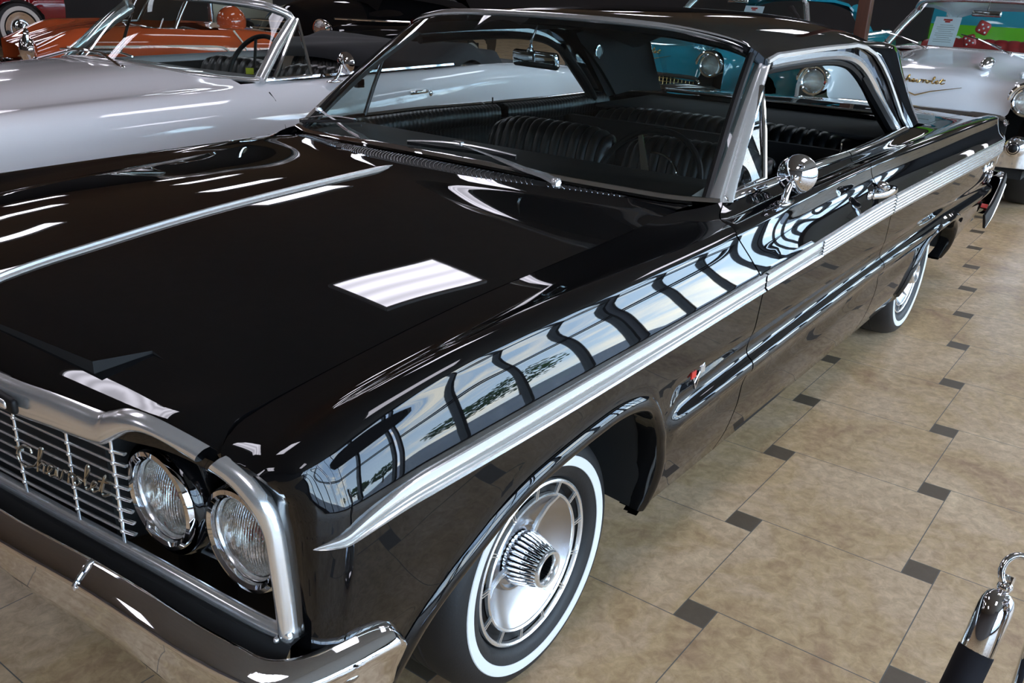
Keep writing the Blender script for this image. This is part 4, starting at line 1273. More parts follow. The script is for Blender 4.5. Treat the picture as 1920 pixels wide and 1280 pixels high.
# paper tag behind the glass at the driver's corner
pt = MB(); a = on_ws(-.92, .02, -.02); b_ = on_ws(-.94, .11, -.02); c_ = on_ws(-.955, .02, -.02)
pt.add([a+np.array([.02, .03, 0]), b_+np.array([.02, 0, 0]), c_+np.array([.02, 0, 0]), a+np.array([.021, .03, 0]), b_+np.array([.021, 0, 0]), c_+np.array([.021, 0, 0])], [(0, 1, 2), (5, 4, 3), (0, 1, 4, 3), (1, 2, 5, 4), (2, 0, 3, 5)])
tag(pt.build('window_sticker', M['white'], smooth=False), 'small white triangular paper behind the windshield of the black car at its lower driver corner', 'paper')

# ------------------------------------------------------------------ wheels (built at the origin facing -y, centre at height 0)
def wheel(parent, x, y, z, side, detail=True):
    sg = side   # -1: faces -y
    F = lambda prof: [(r, sg*h) for r, h in prof]
    c = (x, y, z)
    T = MB()
    # h is measured outboard from the wheel's reference plane
    T.lathe(F([(.196, -.18), (.235, -.205), (.275, -.20), (.300, -.18), (.3085, -.16), (.309, -.155), (.306, -.152), (.306, -.148), (.309, -.145), (.3095, -.115), (.3065, -.112), (.3065, -.108), (.3095, -.105), (.3095, -.075), (.3065, -.072), (.3065, -.068), (.3095, -.065), (.309, -.035), (.305, -.018), (.2985, -.004), (.290, .010), (.278, .019), (.266, .0232), (.2595, .0242), (.2590, .0236), (.2345, .0225), (.234, .0215), (.222, .018), (.212, .014), (.204, .004), (.198, -.01), (.196, -.02)]), c, axis='y', n=96, close=False)
    w = T.build('wheel', M['rubber'], parent, angle=30)
    MB().lathe(F([(.234, .0215), (.2355, .0240), (.245, .0256), (.2575, .0258), (.2592, .0238)]), c, axis='y', n=96).build('whitewall', M['white_rubber'], w, angle=40)
    H = MB()
    H.lathe(F([(.196, -.01), (.200, .002), (.1985, .008), (.194, .010), (.1895, .007), (.188, .0)]), c, axis='y', n=96)
    H.lathe(F([(.166, -.004), (.165, .004), (.162, .007), (.158, .004), (.156, -.004)]), c, axis='y', n=96)
    for k in range(13):      # paired bars bridging the slot ring
        for e in (-.019, .019):
            a = math.radians(8)+2*PI*k/13+e
            p0 = (x+.164*math.cos(a), y+sg*.004, z+.164*math.sin(a)); p1 = (x+.191*math.cos(a), y+sg*.006, z+.191*math.sin(a))
            H.sweep([p0, p1], [(-.0013, -.003), (-.0013, .003), (.0013, .003), (.0013, -.003)], up=(0, 1, 0))
    hub = H.build('hubcap', M['satin'], w, angle=35)
    MB().lathe(F([(.189, -.004), (.178, -.012), (.165, -.008)]), c, axis='y', n=96).build('slot_ring', M['black_plastic'], w)
    MB().lathe(F([(.158, .002), (.145, -.010), (.125, -.024), (.100, -.036), (.085, -.041), (.082, -.034), (.076, -.034), (.072, -.043), (.05, -.045), (.0005, -.045)]), c, axis='y', n=96).build('brushed_dish', M['brushed'], w, angle=30)
    for a in (57.6, 180.0, -57.0):
        S = MB(); a = math.radians(a); ca, sa = math.cos(a), math.sin(a)
        pts = [(x+r*ca, y+sg*h, z+r*sa) for r, h in ((.055, -.022), (.09, -.020), (.13, -.010), (.160, .006))]
        S.sweep(pts, [(-.0065, -.006), (-.006, .002), (-.0015, .002), (-.0010, .0003), (.0010, .0003), (.0015, .002), (.006, .002), (.0065, -.006)], up=(0, sg, 0), scale=[1.1, 1, .9, .8])
        S.build('hub_spoke', M['satin'], w, angle=30)
    Cn = MB(); n = 30; G = []
    prof = [(.060, -.040), (.064, -.03), (.0635, -.015), (.059, .002), (.054, .018), (.050, .030), (.046, .040)]
    for k in range(n*6):
        a = 2*PI*k/(n*6); f = abs(math.sin(a*n/2)); row = []
        for i, (r, h) in enumerate(prof):
            rr = r*(1-.085*(1-f)**1.0*(1 if 0 < i < 6 else .3)); row.append((x+rr*math.cos(a), y+sg*h, z+rr*math.sin(a)))
        G.append(row)
    for k in range(n*6):
        k2 = (k+1) % (n*6)
        dark = abs(math.sin(2*PI*(k+.5)/(n*6)*n/2)) < .62  # black strips in the flutes paint the dark reflections of the chrome
        Cn.grid([G[k][:2], G[k2][:2]]); Cn.grid([G[k][1:6], G[k2][1:6]], mi=1 if dark else 0); Cn.grid([G[k][5:], G[k2][5:]])
    Cn.build('fluted_cone', [M['chrome'], M['black_plastic']], w, angle=25)
    R_ = MB().lathe(F([(.046, .036), (.0455, .044), (.042, .048), (.037, .047), (.033, .042), (.031, .030), (.030, .012)]), c, axis='y', n=48)
    R_.build('cone_ring', M['satin'], w, angle=40)
    Bk = MB()
    G = []
    for k in range(n*6):
        a = 2*PI*k/(n*6); f = abs(math.sin(a*n/2)); G.append([(x+r*(1-.10*(1-f))*math.cos(a), y+sg*h, z+r*(1-.1*(1-f))*math.sin(a)) for r, h in ((.031, .034), (.029, .010), (.026, -.01), (.0005, -.012))])
    Bk.grid(G, closed_u=True); Bk.build('cone_core', M['black_plastic'], w, angle=25)
    return w
ZC = .309
wheel(car, 0, -.863, ZC, -1); wheel(car, 3.023, -.870, ZC, -1)
wheel(car, 0, .863, ZC, 1); wheel(car, 3.023, .870, ZC, 1)

# ------------------------------------------------------------------ emblems on the sides
vm = MB()
def ve(a, b, off=.006):   # a along x (metres), b up
    return (.490+a, -(body_y(.49, .629)+off), .640+b)
vm.sweep([ve(-.026, .020), ve(0, -.030), ve(.026, .020)], [(-.004, -.003), (-.004, .003), (.004, .003), (.004, -.003)], up=(0, 1, 0))
vm.tube([ve(-.034, .030, .009), ve(.012, -.012, .009)], .002, 6); vm.tube([ve(.034, .030, .009), ve(-.012, -.012, .009)], .002, 6)
vo = vm.build('side_emblem', M['chrome'], LEFT['front_fender'], angle=40)
MB().box(ve(-.024, .014, .010), (.024, .004, .018)).build('red_flag', M['red'], vo, smooth=False)
MB().box(ve(.024, .014, .010), (.024, .004, .018)).build('white_flag', M['satin'], vo, smooth=False)
em = MB()
for (a, b) in ((0, 0),):
    pts = [(3.93+.035*math.cos(q), -(body_y(3.93, .665)+.006), .655+.03*math.sin(q)) for q in np.linspace(0, 2*PI, 25)[:-1]]
    em.tube(pts, .004, 6, closed=True, up=(0, 1, 0))
em.sweep([(3.895, -.985, .645), (3.92, -.992, .668), (3.94, -.994, .662), (3.97, -.99, .675)], [(-.006, -.003), (-.006, .003), (.006, .003), (.006, -.003)], up=(0, 1, 0), scale=[.4, 1.3, 1.2, .4])
eo = em.build('badge', M['chrome'], LEFT['quarter_panel'], angle=60)
IMP = [[(0, 0), (.15, 1.3), (.35, 1.5)], [(.5, 0), (.6, .7), (.75, .0), (.9, .7), (1.05, 0), (1.2, .7), (1.35, 0)], [(1.6, -.5), (1.75, .7), (2.0, .6), (1.9, .05), (1.7, .1)], [(2.5, .6), (2.2, .3), (2.4, 0), (2.6, .5), (2.65, 0)], [(2.9, 0), (3.1, 1.4), (2.95, .1), (3.2, .1)], [(3.7, .6), (3.4, .3), (3.6, 0), (3.8, .5), (3.9, 0)]]
sm = MB()
for s_ in IMP:
    pts = smooth_path([(a, b, 0) for a, b in s_], 4)
    sm.tube([(3.70+a*.05, -(body_y(3.8, .72)+.004), .712+b*.022) for a, b, _ in pts], .0025, 5)
sm.build('script_emblem', M['chrome'], eo, angle=60)

# ------------------------------------------------------------------ the other cars (local frame: front faces -x, base on the floor)
def simple_wheel(parent, x, y, sg, R=.33, white=True, cap='chrome'):
    F = lambda prof: [(r, sg*h) for r, h in prof]
    w = MB().lathe(F([(.19*R/.33, -.18), (R*.95, -.18), (R, -.15), (R, -.03), (R*.95, .0), (R*.80, .02), (R*.66, .012), (R*.6, -.02)]), (x, y, R), axis='y', n=40).build('wheel', M['rubber'], parent, angle=30)
    if white: MB().lathe(F([(R*.68, .0165), (R*.69, .021), (R*.83, .021), (R*.84, .0155)]), (x, y, R), axis='y', n=40).build('whitewall', M['white_rubber'], w)
    MB().lathe(F([(R*.62, -.01), (R*.62, .01), (R*.55, .006), (R*.42, -.01), (R*.25, .0), (R*.2, .03), (.0005, .035)]), (x, y, R), axis='y', n=40).build('hubcap', M[cap], w, angle=30)
    return w

def shell(curves, x0, x1, nx=60, sub=5, sharp=(), opening=None, arches=(), rows_only=None):
    """body side plus top as one sheet, both halves; curves run from the centre line down to the sill"""
    xs = np.linspace(x0, x1, nx); sub_ = [sub]*(len(curves)-1)
    H = []
    for x in xs:
        P = [np.array([x, float(pchip(c[:, 0], c[:, 1], x)), float(pchip(c[:, 0], c[:, 2], x))]) for c in curves]
        H.append(cross_spline(P, sub_, set(sharp)))
    H = np.array(H); m = np.ones(H.shape[:2], bool)
    if opening:
        for i in range(nx):
            for j in range(H.shape[1]):
                if opening(H[i, j]): m[i, j] = False
    for (ax, az, rx, rz_) in arches:
        for i in range(nx):
            for j in range(H.shape[1]):
                x, y, z = H[i, j]
                if y > .5 and z < .8:
                    q = ((x-ax)/rx)**2+((z-az)/rz_)**2
                    if q < 1:
                        if q < .72: m[i, j] = False
                        else:
                            k = 1/math.sqrt(q); H[i, j, 0] = ax+(x-ax)*k; H[i, j, 2] = az+(z-az)*k
    L = H.copy(); L[:, :, 1] *= -1
    full = np.concatenate([L[:, ::-1], H[:, 1:]], 1); mm = np.concatenate([m[:, ::-1], m[:, 1:]], 1)
    return full, mm

def seat_simple(parent, x, y, w, name='seat', m='vinyl', zt=.98, nrib=8):
    s = ribbed_back(x, y, w, .45, zt, .18, nrib, .12, 0).build(name, M[m], parent, angle=60)
    cushion(x-.42, y, w, .50, .52, nrib).build('seat_cushion', M[m], s, angle=60)
    return s

def bar_frame(parent, low, up, mname='satin', glassname='side_glass', r=.022, nm='windshield_frame'):
    """windshield: low/up are half width paths, frame all round, curved glass"""
    lo = smooth_path([(x, -y, z) for x, y, z in low[::-1]]+list(low[1:]) if low[0][1] == 0 else low, 6)
    u2 = smooth_path([(x, -y, z) for x, y, z in up[::-1]]+list(up[1:]) if up[0][1] == 0 else up, 6)
    mb = MB(); mb.tube(lo, r*.6, 8); mb.tube(u2, r, 8)
    for e in (0, -1): mb.tube([lo[e], tuple((np.array(lo[e])+np.array(u2[e]))/2+np.array([-.0, 0, .012])), u2[e]], r*1.25, 8)
    f = mb.build(nm, M[mname], parent, angle=50)
    n = min(len(lo), len(u2)); L = np.array([lo[int(i*(len(lo)-1)/(n-1))] for i in range(n)]); U = np.array([u2[int(i*(len(u2)-1)/(n-1))] for i in range(n)])
    G = [[tuple(L[i]+(U[i]-L[i])*t+np.array([-.012*math.sin(PI*t), 0, .012*math.sin(PI*t)])) for t in np.linspace(0, 1, 8)] for i in range(n)]
    MB().grid(G).build('windshield', M[glassname], parent)
    return f

M['white_paint'] = mat('white_paint', (.93, .89, .90), .08, coat=.6)
M['white_paint2'] = mat('ivory_white_paint', (.80, .82, .84), .08, coat=.6)
M['orange_paint'] = mat('orange_paint', (.50, .085, .025), .06, coat=.6)
M['maroon_paint'] = mat('maroon_paint', (.22, .005, .012), .06, coat=.6)
M['turq_paint'] = mat('turquoise_paint', (.02, .25, .33), .06, coat=.6)
M['green_paint'] = mat('lime_green_paint', (.14, .50, .02), .15, coat=.5)
M['gold'] = mat('gold_trim', (.75, .52, .20), .2, 1.0)
M['cream'] = mat('cream_paint', (.70, .66, .58), .1, coat=.5)
M['red_vinyl'] = mat('red_vinyl', (.45, .03, .03), .4)
M['soft_top'] = noisy(mat('soft_top', (.012, .012, .014), .75), 12, .3)
M['yellow'] = mat('yellow_tag', (.75, .70, .04), .6)
M['wood'] = noisy(mat('post_wood', (.14, .05, .028), .5), 6, .4, stretch=(8, 8, 1))
M['paper'] = mat('paper', (.75, .76, .80), .7)
M['carton'] = noisy(mat('cream_board', (.50, .45, .34), .7), 4, .1)
M['blue'] = mat('faded_blue_print', (.12, .16, .30), .6)

# ---- white convertible parked beside the coupe
wc = empty('car', (.83, 3.0, 0), math.radians(4))
tag(wc, 'white sixties convertible with its black top folded down, parked behind the black coupe', 'car')
CW = [
 crv((-1.5,0,.90),(-1.2,0,.95),(-.3,0,1.0),(.6,0,1.035),(1.2,0,1.0),(2.6,0,.98),(3.6,0,.95),(4.4,0,.88)),
 crv((-1.5,.40,.89),(-1.2,.42,.93),(-.3,.45,.985),(.6,.45,1.02),(1.2,.45,.99),(2.6,.45,.97),(3.6,.45,.945),(4.4,.42,.87)),
 crv((-1.5,.70,.87),(-1.2,.72,.90),(-.3,.74,.945),(.6,.76,.965),(.85,.84,.978),(1.2,.85,.965),(2.2,.84,.965),(2.8,.82,.965),(3.6,.80,.94),(4.4,.70,.87)),
 crv((-1.5,.80,.86),(-1.2,.85,.895),(-.3,.87,.935),(.6,.88,.945),(1.2,.90,.945),(2.2,.90,.95),(2.8,.90,.965),(3.6,.88,.94),(4.4,.80,.86)),
 crv((-1.5,.86,.83),(-1.2,.92,.865),(-.3,.94,.895),(.6,.95,.895),(1.2,.945,.90),(2.2,.95,.92),(2.8,.95,.93),(3.6,.94,.91),(4.4,.84,.83)),
 crv((-1.5,.88,.72),(-1.2,.96,.74),(-.3,.99,.74),(.6,.995,.74),(1.2,.995,.74),(2.2,.995,.76),(2.8,.99,.76),(3.6,.98,.75),(4.4,.86,.70)),
 crv((-1.5,.86,.55),(-1.2,.94,.55),(-.3,.97,.55),(.6,.975,.55),(2.2,.975,.56),(3.6,.96,.56),(4.4,.84,.56)),
 crv((-1.5,.80,.30),(-1.2,.88,.28),(-.3,.90,.26),(.6,.91,.26),(2.2,.91,.26),(3.6,.90,.28),(4.4,.78,.36)),
]
G, mk = shell(CW, -1.5, 4.4, 130, 5, opening=lambda p: .78 < p[0] < 2.75 and p[1] < .838, arches=((-.75, .30, .40, .38), (2.95, .30, .40, .38)))
wb = MB().grid(G, mask=mk).build('body', M['white_paint'], wc, angle=50)
ub = MB(); ub.box((1, 0, .26), (4.6, 1.6, .05)); ub.box((1.6, .80, .6), (1.9, .04, .64)); ub.box((1.6, -.80, .6), (1.9, .04, .64)); ub.box((.76, 0, .60), (.04, 1.6, .6)); ub.box((2.80, 0, .6), (.04, 1.6, .6))
ub.build('underbody', M['undercoat'], wc, smooth=False)
for x in (-.75, 2.95):
    for s in (-1, 1): simple_wheel(wc, x, s*.88, s)
WL = [(.50, 0, 1.04), (.55, .3, 1.03), (.66, .6, 1.00), (.80, .80, .985), (.84, .86, .985)]
WU = [(1.00, 0, 1.37), (1.03, .3, 1.365), (1.12, .58, 1.345), (1.20, .69, 1.31), (1.235, .715, 1.27)]
bar_frame(wc, WL, WU, 'satin', 'side_glass', .024)
VF = {}
for s in (-1, 1):
    vt = MB()
    a, b, c = (.93, s*.87, .99), (1.22, s*.86, .99), (1.26, s*.73, 1.275)
    vt.tube([a, c], .012, 8); vt.tube([b, c], .010, 8); vt.tube([a, b], .008, 8)
    VF[s] = vt.build('vent_window_frame', M['chrome'], wc)
for s in (-1, 1): MB().add([(.93, s*.87, .99), (1.22, s*.86, .99), (1.26, s*.73, 1.275)], [(0, 1, 2)]).build('vent_pane', M['side_glass'], VF[s], smooth=False)
ds = MB().grid([[(.82, y, .98), (1.0, y, .985), (1.10, y, .96), (1.10, y, .75), (.9, y, .6)] for y in np.linspace(-.80, .80, 9)])
ds.build('dashboard', M['black_plastic'], wc)
for s in (-1, 1): seat_simple(wc, 1.55, s*.38, .62, 'front_seat', zt=.97)
seat_simple(wc, 2.35, 0, 1.3, 'rear_seat', zt=.97, nrib=18)
# folded soft top: pleated heap
rows = []
for y in np.linspace(-.76, .76, 40):
    r_ = []
    for k in range(22):
        t = k/21; x = 2.45+.85*t; z = .985+.095*math.sin(PI*t)**.7+.018*math.sin(9*t+2.5*y)+.012*math.sin(6*y+14*t)
        r_.append((x, y*(1+.08*math.sin(PI*t)), z-(.05 if abs(y) > .74 else 0)))
    rows.append(r_)
MB().grid(fold_grid(np.array(rows), .06)).build('folded_top', M['soft_top'], wc, angle=70)
wsw = MB(); c0 = Vector((1.22, -.40, .99)); rot = Matrix.Rotation(math.radians(-62), 3, 'Y')
wsw.tube([tuple(c0+rot @ Vector((.20*math.cos(a), .20*math.sin(a), 0))) for a in np.linspace(0, 2*PI, 41)[:-1]], .014, 8, closed=True, up=tuple(rot @ Vector((0, 0, 1))))
for a in (20, 160, 270):
    a = math.radians(a); wsw.tube([tuple(c0), tuple(c0+rot @ Vector((.19*math.cos(a), .19*math.sin(a), 0)))], .009, 6)
wsw.tube([tuple(c0), (.98, -.40, .84)], .02, 8)
wo = wsw.build('steering_wheel', M['black_plastic'], wc)
pc = c0+rot @ Vector((-.02, .19, 0))
tg = MB().box(tuple(wc.matrix_basis @ Vector((1.14, -.56, 1.03))) if False else (1.99, 2.62, .985), (.004, .045, .035), Matrix.Rotation(math.radians(35), 3, 'Z'))
mr = MB()
mr.ball((1.33, -.93, .955), .03, 8, sc=(2.2, .6, .4)); mr.tube([(1.33, -.93, .96), (1.37, -.93, 1.0), (1.39, -.93, 1.04)], .010, 8)
mr.lathe([(.0005, -.03), (.03, -.025), (.05, -.01), (.062, .0), (.062, .008), (.055, .008), (.0005, .006)], (1.42, -.93, 1.05), axis='x', n=32, rot=Matrix.Rotation(math.radians(0), 3, 'Z'))
mr.build('door_mirror', M['chrome'], wc, angle=50)
hd = MB(); hd.sweep(smooth_path([(1.94, -.985, .85), (1.98, -1.012, .855), (2.07, -1.012, .855), (2.11, -.985, .85)], 5), [(.005*math.cos(q), .010*math.sin(q)) for q in np.linspace(0, 2*PI, 9)[:-1]])
hd.ball((2.14, -.985, .835), .02, 8, sc=(1, .5, 1)); hd.build('door_handle', M['chrome'], wc)
sm_ = MB()
def wseam(x, z0, z1, dx=0):
    P = []
    for z in np.linspace(z0, z1, 14):
        yy = float(np.interp(-z, [-.965, -.945, -.895, -.74, -.55, -.27], [.86, .90, .947, .996, .977, .912]))
        P.append((x+dx*((z-z1)/(z0-z1))**2, -yy-.0015, z))
    return P
sm_.tube(wseam(.90, .93, .40, -.05), .0035, 5); sm_.tube(wseam(2.22, .93, .40, -.05), .0035, 5)
sm_.build('door_seam', M['dark_gap'], wc)
for (a, b) in (((.46, .55, 1.0), (.66, .12, 1.075)), ((.44, -.28, 1.02), (.60, .30, 1.07))):
    wp = MB(); wp.tube([a, ((a[0]+b[0])/2, (a[1]+b[1])/2, (a[2]+b[2])/2+.03), b], .007, 6); wp.ball(a, .02, 8)
    wp.tube([(b[0]-.03, b[1]-.22, b[2]-.015), (b[0], b[1]+.0, b[2]+.005), (b[0]+.0, b[1]+.22, b[2]-.01)], .006, 6)
    wp.build('windshield_wiper', M['chrome'], wc)
tag(tg.build('tag', M['yellow'], smooth=False), 'small yellow tag hanging by the steering wheel of the white convertible', 'tag')
bt = MB().sweep([(x, s_*.852, .985) for s_ in (-1,) for x in np.linspace(.88, 2.55, 12)], [(-.012, -.006), (-.01, .006), (.01, .006), (.012, -.006)])
bt.build('belt_molding', M['chrome'], wc)

# ---- a fifties sedan front, used twice: ivory and turquoise
def fifties(loc, rz, paint, label, interior='red_vinyl', name='car'):
    c = empty(name, loc, rz); tag(c, label, 'car'); c.scale = (1.03, 1.03, 1.03)
    CV = [
     crv((0,0,.70),(.03,0,.84),(.10,0,.935),(.35,0,.985),(1.0,0,1.035),(1.55,0,1.075),(4.6,0,1.0)),
     crv((0,.30,.70),(.03,.30,.84),(.10,.30,.930),(.35,.31,.975),(1.0,.33,1.03),(1.55,.35,1.07),(4.6,.35,1.0)),
     crv((.01,.46,.68),(.06,.46,.82),(.14,.46,.905),(.35,.47,.945),(1.0,.50,.985),(1.55,.52,1.03),(4.6,.5,.97)),
     crv((.02,.60,.68),(.06,.60,.83),(.14,.60,.91),(.35,.60,.95),(1.0,.62,.985),(1.55,.66,1.02),(4.6,.62,.98)),
     crv((-.05,.72,.78),(-.04,.73,.93),(.05,.73,.975),(.35,.74,1.0),(1.0,.76,1.015),(1.55,.80,1.02),(4.6,.80,1.08)),
     crv((-.04,.82,.76),(-.02,.83,.92),(.05,.84,.955),(.35,.85,.975),(1.0,.87,.985),(1.55,.885,.99),(4.6,.88,1.02)),
     crv((0,.87,.70),(.03,.90,.84),(.10,.91,.87),(.35,.92,.87),(1.0,.925,.87),(1.55,.93,.87),(4.6,.92,.88)),
     crv((0,.86,.58),(.05,.90,.58),(.35,.92,.58),(1.0,.925,.58),(4.6,.92,.58)),
     crv((.05,.82,.38),(.10,.85,.33),(.35,.87,.30),(1.0,.88,.28),(4.6,.85,.33)),
    ]
    G, mk = shell(CV, .0, 4.6, 90, 4, opening=lambda p: 1.5 < p[0] < 3.6 and p[1] < .80 and p[2] > .9, arches=((.75, .32, .42, .40), (3.65, .32, .42, .40)))
    b = MB().grid(G, mask=mk).build('body', paint, c, angle=60)
    ub = MB(); ub.box((2.3, 0, .3), (4.3, 1.6, .06)); ub.box((.30, 0, .60), (.3, 1.1, .3)); ub.box((2.5, .80, .6), (2.2, .05, .6)); ub.box((2.5, -.80, .6), (2.2, .05, .6)); ub.box((1.5, 0, .6), (.05, 1.6, .7))
    ub.build('underbody', M['undercoat'], c, smooth=False)
    for x in (.75, 3.65):
        for s in (-1, 1): simple_wheel(c, x, s*.84, s, .34)
    for s in (-1, 1):
        lc = (-.045, s*.755, .835)
        h = MB().lathe([(.080, .02), (.082, -.005), (.090, -.012), (.104, -.010), (.110, .004), (.112, .03), (.11, .12)], lc, axis='x', n=40).build('headlamp', M['chrome'], c, angle=40)
        eb = [(-.055-.03*math.cos((q-90)*PI/180*1.0)*0-.02, s*.755+.118*math.cos(math.radians(q)), .835+.118*math.sin(math.radians(q))) for q in range(0, 181, 12)]
        MB().tube(eb, .014, 8, scale=[.5]+[1]*14+[.5]).build('lamp_brow', M['chrome'], h)
        MB().lathe([(.0005, .05), (.05, .035), (.080, .01)], lc, axis='x', n=32).build('reflector', M['reflector'], h)
        MB().lathe([(.0005, -.015), (.04, -.010), (.075, .002), (.081, .01)], lc, axis='x', n=32).build('lens', M['lens_glass'], h)
        # bombsight ornaments on the hood
        o = MB().ball((.56, s*.34, 1.025), .060, 12, sc=(2.4, .8, .8), rot=Matrix.Rotation(math.radians(-6), 3, 'Y'))
        o.build('hood_ornament', M['chrome'], c)
    # V emblem and script
    ve_ = MB(); zf = lambda y: .815
    def hp(y, z):
        xh = float(np.interp(z, [.70, .84, .935], [.0, .03, .10])); return (xh-.012, y, z)
    ve_.sweep([hp(-.30, .878), hp(-.1, .835), hp(0, .80), hp(.1, .835), hp(.30, .878)], [(-.003, -.007), (-.003, .007), (.004, .007), (.004, -.007)], up=(-1, 0, .3), scale=[.3, .8, 1.2, .8, .3])
    v_ = ve_.build('hood_emblem', M['gold'], c, angle=60)
    sw_ = .36/7.4
    stroke_mesh(SCRIPT, lambda a, b: tuple(np.array(hp(.18-a*sw_, .890+b*.022))+np.array([-.004, 0, 0])), .0045, 5).build('script_emblem', M['gold'], v_)
    # grille and bumper
    g = MB()
    MB().box((.035, 0, .60), (.03, 1.30, .18)).build('grille_back', M['undercoat'], c, smooth=False)
    for z in np.linspace(.53, .68, 6): g.tube([(.012, -.60, z), (.0, 0, z), (.012, .60, z)], .004, 5)
    for y in np.linspace(-.58, .58, 30): g.tube([(.008, y, .52), (.008, y, .69)], .003, 4)
    g.build('grille', M['gold'], c)
    MB().tube(smooth_path([(-.02, -.66, .66), (-.02, -.60, .705), (-.03, -.3, .715), (-.035, 0, .715), (-.03, .3, .715), (-.02, .60, .705), (-.02, .66, .66)], 5), .018, 8).build('grille_bar', M['chrome'], c)
    bm_ = MB()
    bp3 = smooth_path([(.25, -.97, .50), (.05, -.96, .50), (-.08, -.86, .50), (-.14, -.55, .50), (-.15, 0, .50), (-.14, .55, .50), (-.08, .86, .50), (.05, .96, .50), (.25, .97, .50)], 6)
    bm_.sweep(bp3, [(-.03, -.11), (-.005, -.09), (.025, -.03), (.028, .02), (.018, .05), (0, .065), (-.03, .06)])
    bmo = bm_.build('front_bumper', M['chrome'], c, angle=50)
    for s in (-1, 1):
        MB().lathe([(.0005, -.13), (.03, -.125), (.055, -.10), (.070, -.06), (.075, -.0), (.07, .06)], (-.11, s*.76, .535), axis='x', n=32).build('bumper_guard', M['chrome'], bmo)
        MB().lathe([(.0005, -.135), (.02, -.132), (.040, -.115), (.05, -.10)], (-.111, s*.76, .535), axis='x', n=24).build('guard_tip', M['black_plastic'], bmo)
    WL = [(1.42, 0, 1.075), (1.45, .3, 1.07), (1.58, .6, 1.05), (1.78, .78, 1.04), (1.95, .82, 1.04)]
    WU = [(1.95, 0, 1.475), (1.97, .3, 1.47), (2.05, .55, 1.45), (2.14, .63, 1.41), (2.20, .65, 1.36)]
    bar_frame(c, WL, WU, 'satin', 'side_glass', .026)
    # roof and pillars
    R_ = []
    for y in np.linspace(-.66, .66, 15):
        R_.append([(1.96+.25*(abs(y)/.66)**3, y, 1.485-.06*(abs(y)/.66)**3), (2.3, y*1.02, 1.51-.09*(abs(y)/.66)**3), (2.9, y*1.04, 1.51-.10*(abs(y)/.66)**3), (3.4, y*1.02, 1.47-.10*(abs(y)/.66)**3), (3.7, y, 1.40-.12*(abs(y)/.66)**3)])
    MB().grid(fold_grid(np.array(R_), .03)).build('roof', paint, c, angle=60)
    for s in (-1, 1):
        MB().tube([(3.65, s*.66, 1.32), (3.85, s*.72, 1.15), (4.0, s*.76, 1.02)], .06, 8).build('roof_pillar', paint, c)
    ds = MB().grid([[(1.60, y, 1.04), (1.78, y, 1.05), (1.84, y, 1.0), (1.84, y, .8)] for y in np.linspace(-.76, .76, 9)])
    ds.build('dashboard', M[interior], c)
    seat_simple(c, 2.35, 0, 1.3, 'front_seat', interior, 1.12, 12)
    # wiper arms
    for (a, b_) in (((1.40, -.35, 1.065), (1.56, -.05, 1.16)), ((1.40, .32, 1.065), (1.56, .62, 1.15))):
        w = MB(); w.tube([a, b_], .006, 6); w.ball(a, .018, 8); w.tube([(b_[0]-.06, b_[1]-.2, b_[2]-.05), b_, (b_[0]+.03, b_[1]+.15, b_[2]+.03)], .005, 6)
        w.build('windshield_wiper', M['chrome'], c)
    im = MB().tube([(1.97, 0, 1.45), (1.93, 0, 1.38)], .006, 6); im.rbox((1.92, 0, 1.36), (.03, .24, .05), .012); im.build('inside_mirror', M['chrome'], c)
    return c
iv = fifties((6.12, .0, 0), math.radians(0), M['white_paint2'], 'white fifties car with gold V emblem and red dice in its windshield, behind the coupe')
tq = fifties((6.75, 2.75, 0), math.radians(-2), M['turq_paint'], 'turquoise fifties car with gold V emblem, seen through the windows of the black coupe', 'black_plastic')
def on_car(c, p):
    return Matrix.Rotation(c.rotation_euler[2], 3, 'Z') @ (Vector(p)*1.03) + Vector(c.location)
# price sheets on the dashboards
def sheet(c, p, label, w=.22, h=.28):
    q = on_car(c, p); t = MB()
    rot = Matrix.Rotation(c.rotation_euler[2], 3, 'Z') @ Matrix.Rotation(math.radians(28), 3, 'Y')
    t.box((0, 0, 0), (.002, w, h))
    o = MB().add([rot @ Vector(v)+q for v in t.v], t.f).build('price_sheet', M['paper'], smooth=False)
    tag(o, label, 'paper', )
    t = MB(); t.box((-.002, 0, h*.40), (.002, w*.34, .016)); t.box((-.002, 0, h*.40-.018), (.002, w*.2, .014))
    MB().add([rot @ Vector(v)+q for v in t.v], t.f).build('red_heading', M['red'], o, smooth=False)
    t = MB()
    for k in range(9): t.box((-.0015, 0, h*.22-k*.020), (.001, w*(.7 if k % 3 else .5), .004))
    MB().add([rot @ Vector(v)+q for v in t.v], t.f).build('printed_lines', M['insert'], o, smooth=False)
sheet(iv, (1.72, .27, 1.20), 'white price sheet with a red heading in the windshield of the white fifties car')
sheet(tq, (1.76, -.25, 1.20), 'white price sheet with a red heading in the windshield of the turquoise fifties car')
def dice(c, p, rot, label):
    q = on_car(c, p)
    o = MB().rbox((0, 0, 0), (.105, .105, .105), .02, rot); o = MB().add([Vector(v)+q for v in o.v], o.f)
    d = o.build('fuzzy_dice', M['red_vinyl']); tag(d, label, 'dice', )
    t = MB()
    for a, b_ in ((-.022, -.022), (.022, .022), (0, 0), (-.022, .022), (.022, -.022)):
        t.ball(q+rot @ Vector((-.053, a*1.2, b_*1.2)), .009, 6)
    t.build('pips', M['white'], d)
dice(iv, (1.90, -.0, 1.245), Matrix.Rotation(.4, 3, 'X') @ Matrix.Rotation(.3, 3, 'Z'), 'upper of two red fuzzy dice hanging in the windshield of the white car')
dice(iv, (1.90, .09, 1.13), Matrix.Rotation(-.3, 3, 'X') @ Matrix.Rotation(.2, 3, 'Z'), 'lower of two red fuzzy dice hanging in the windshield of the white car')

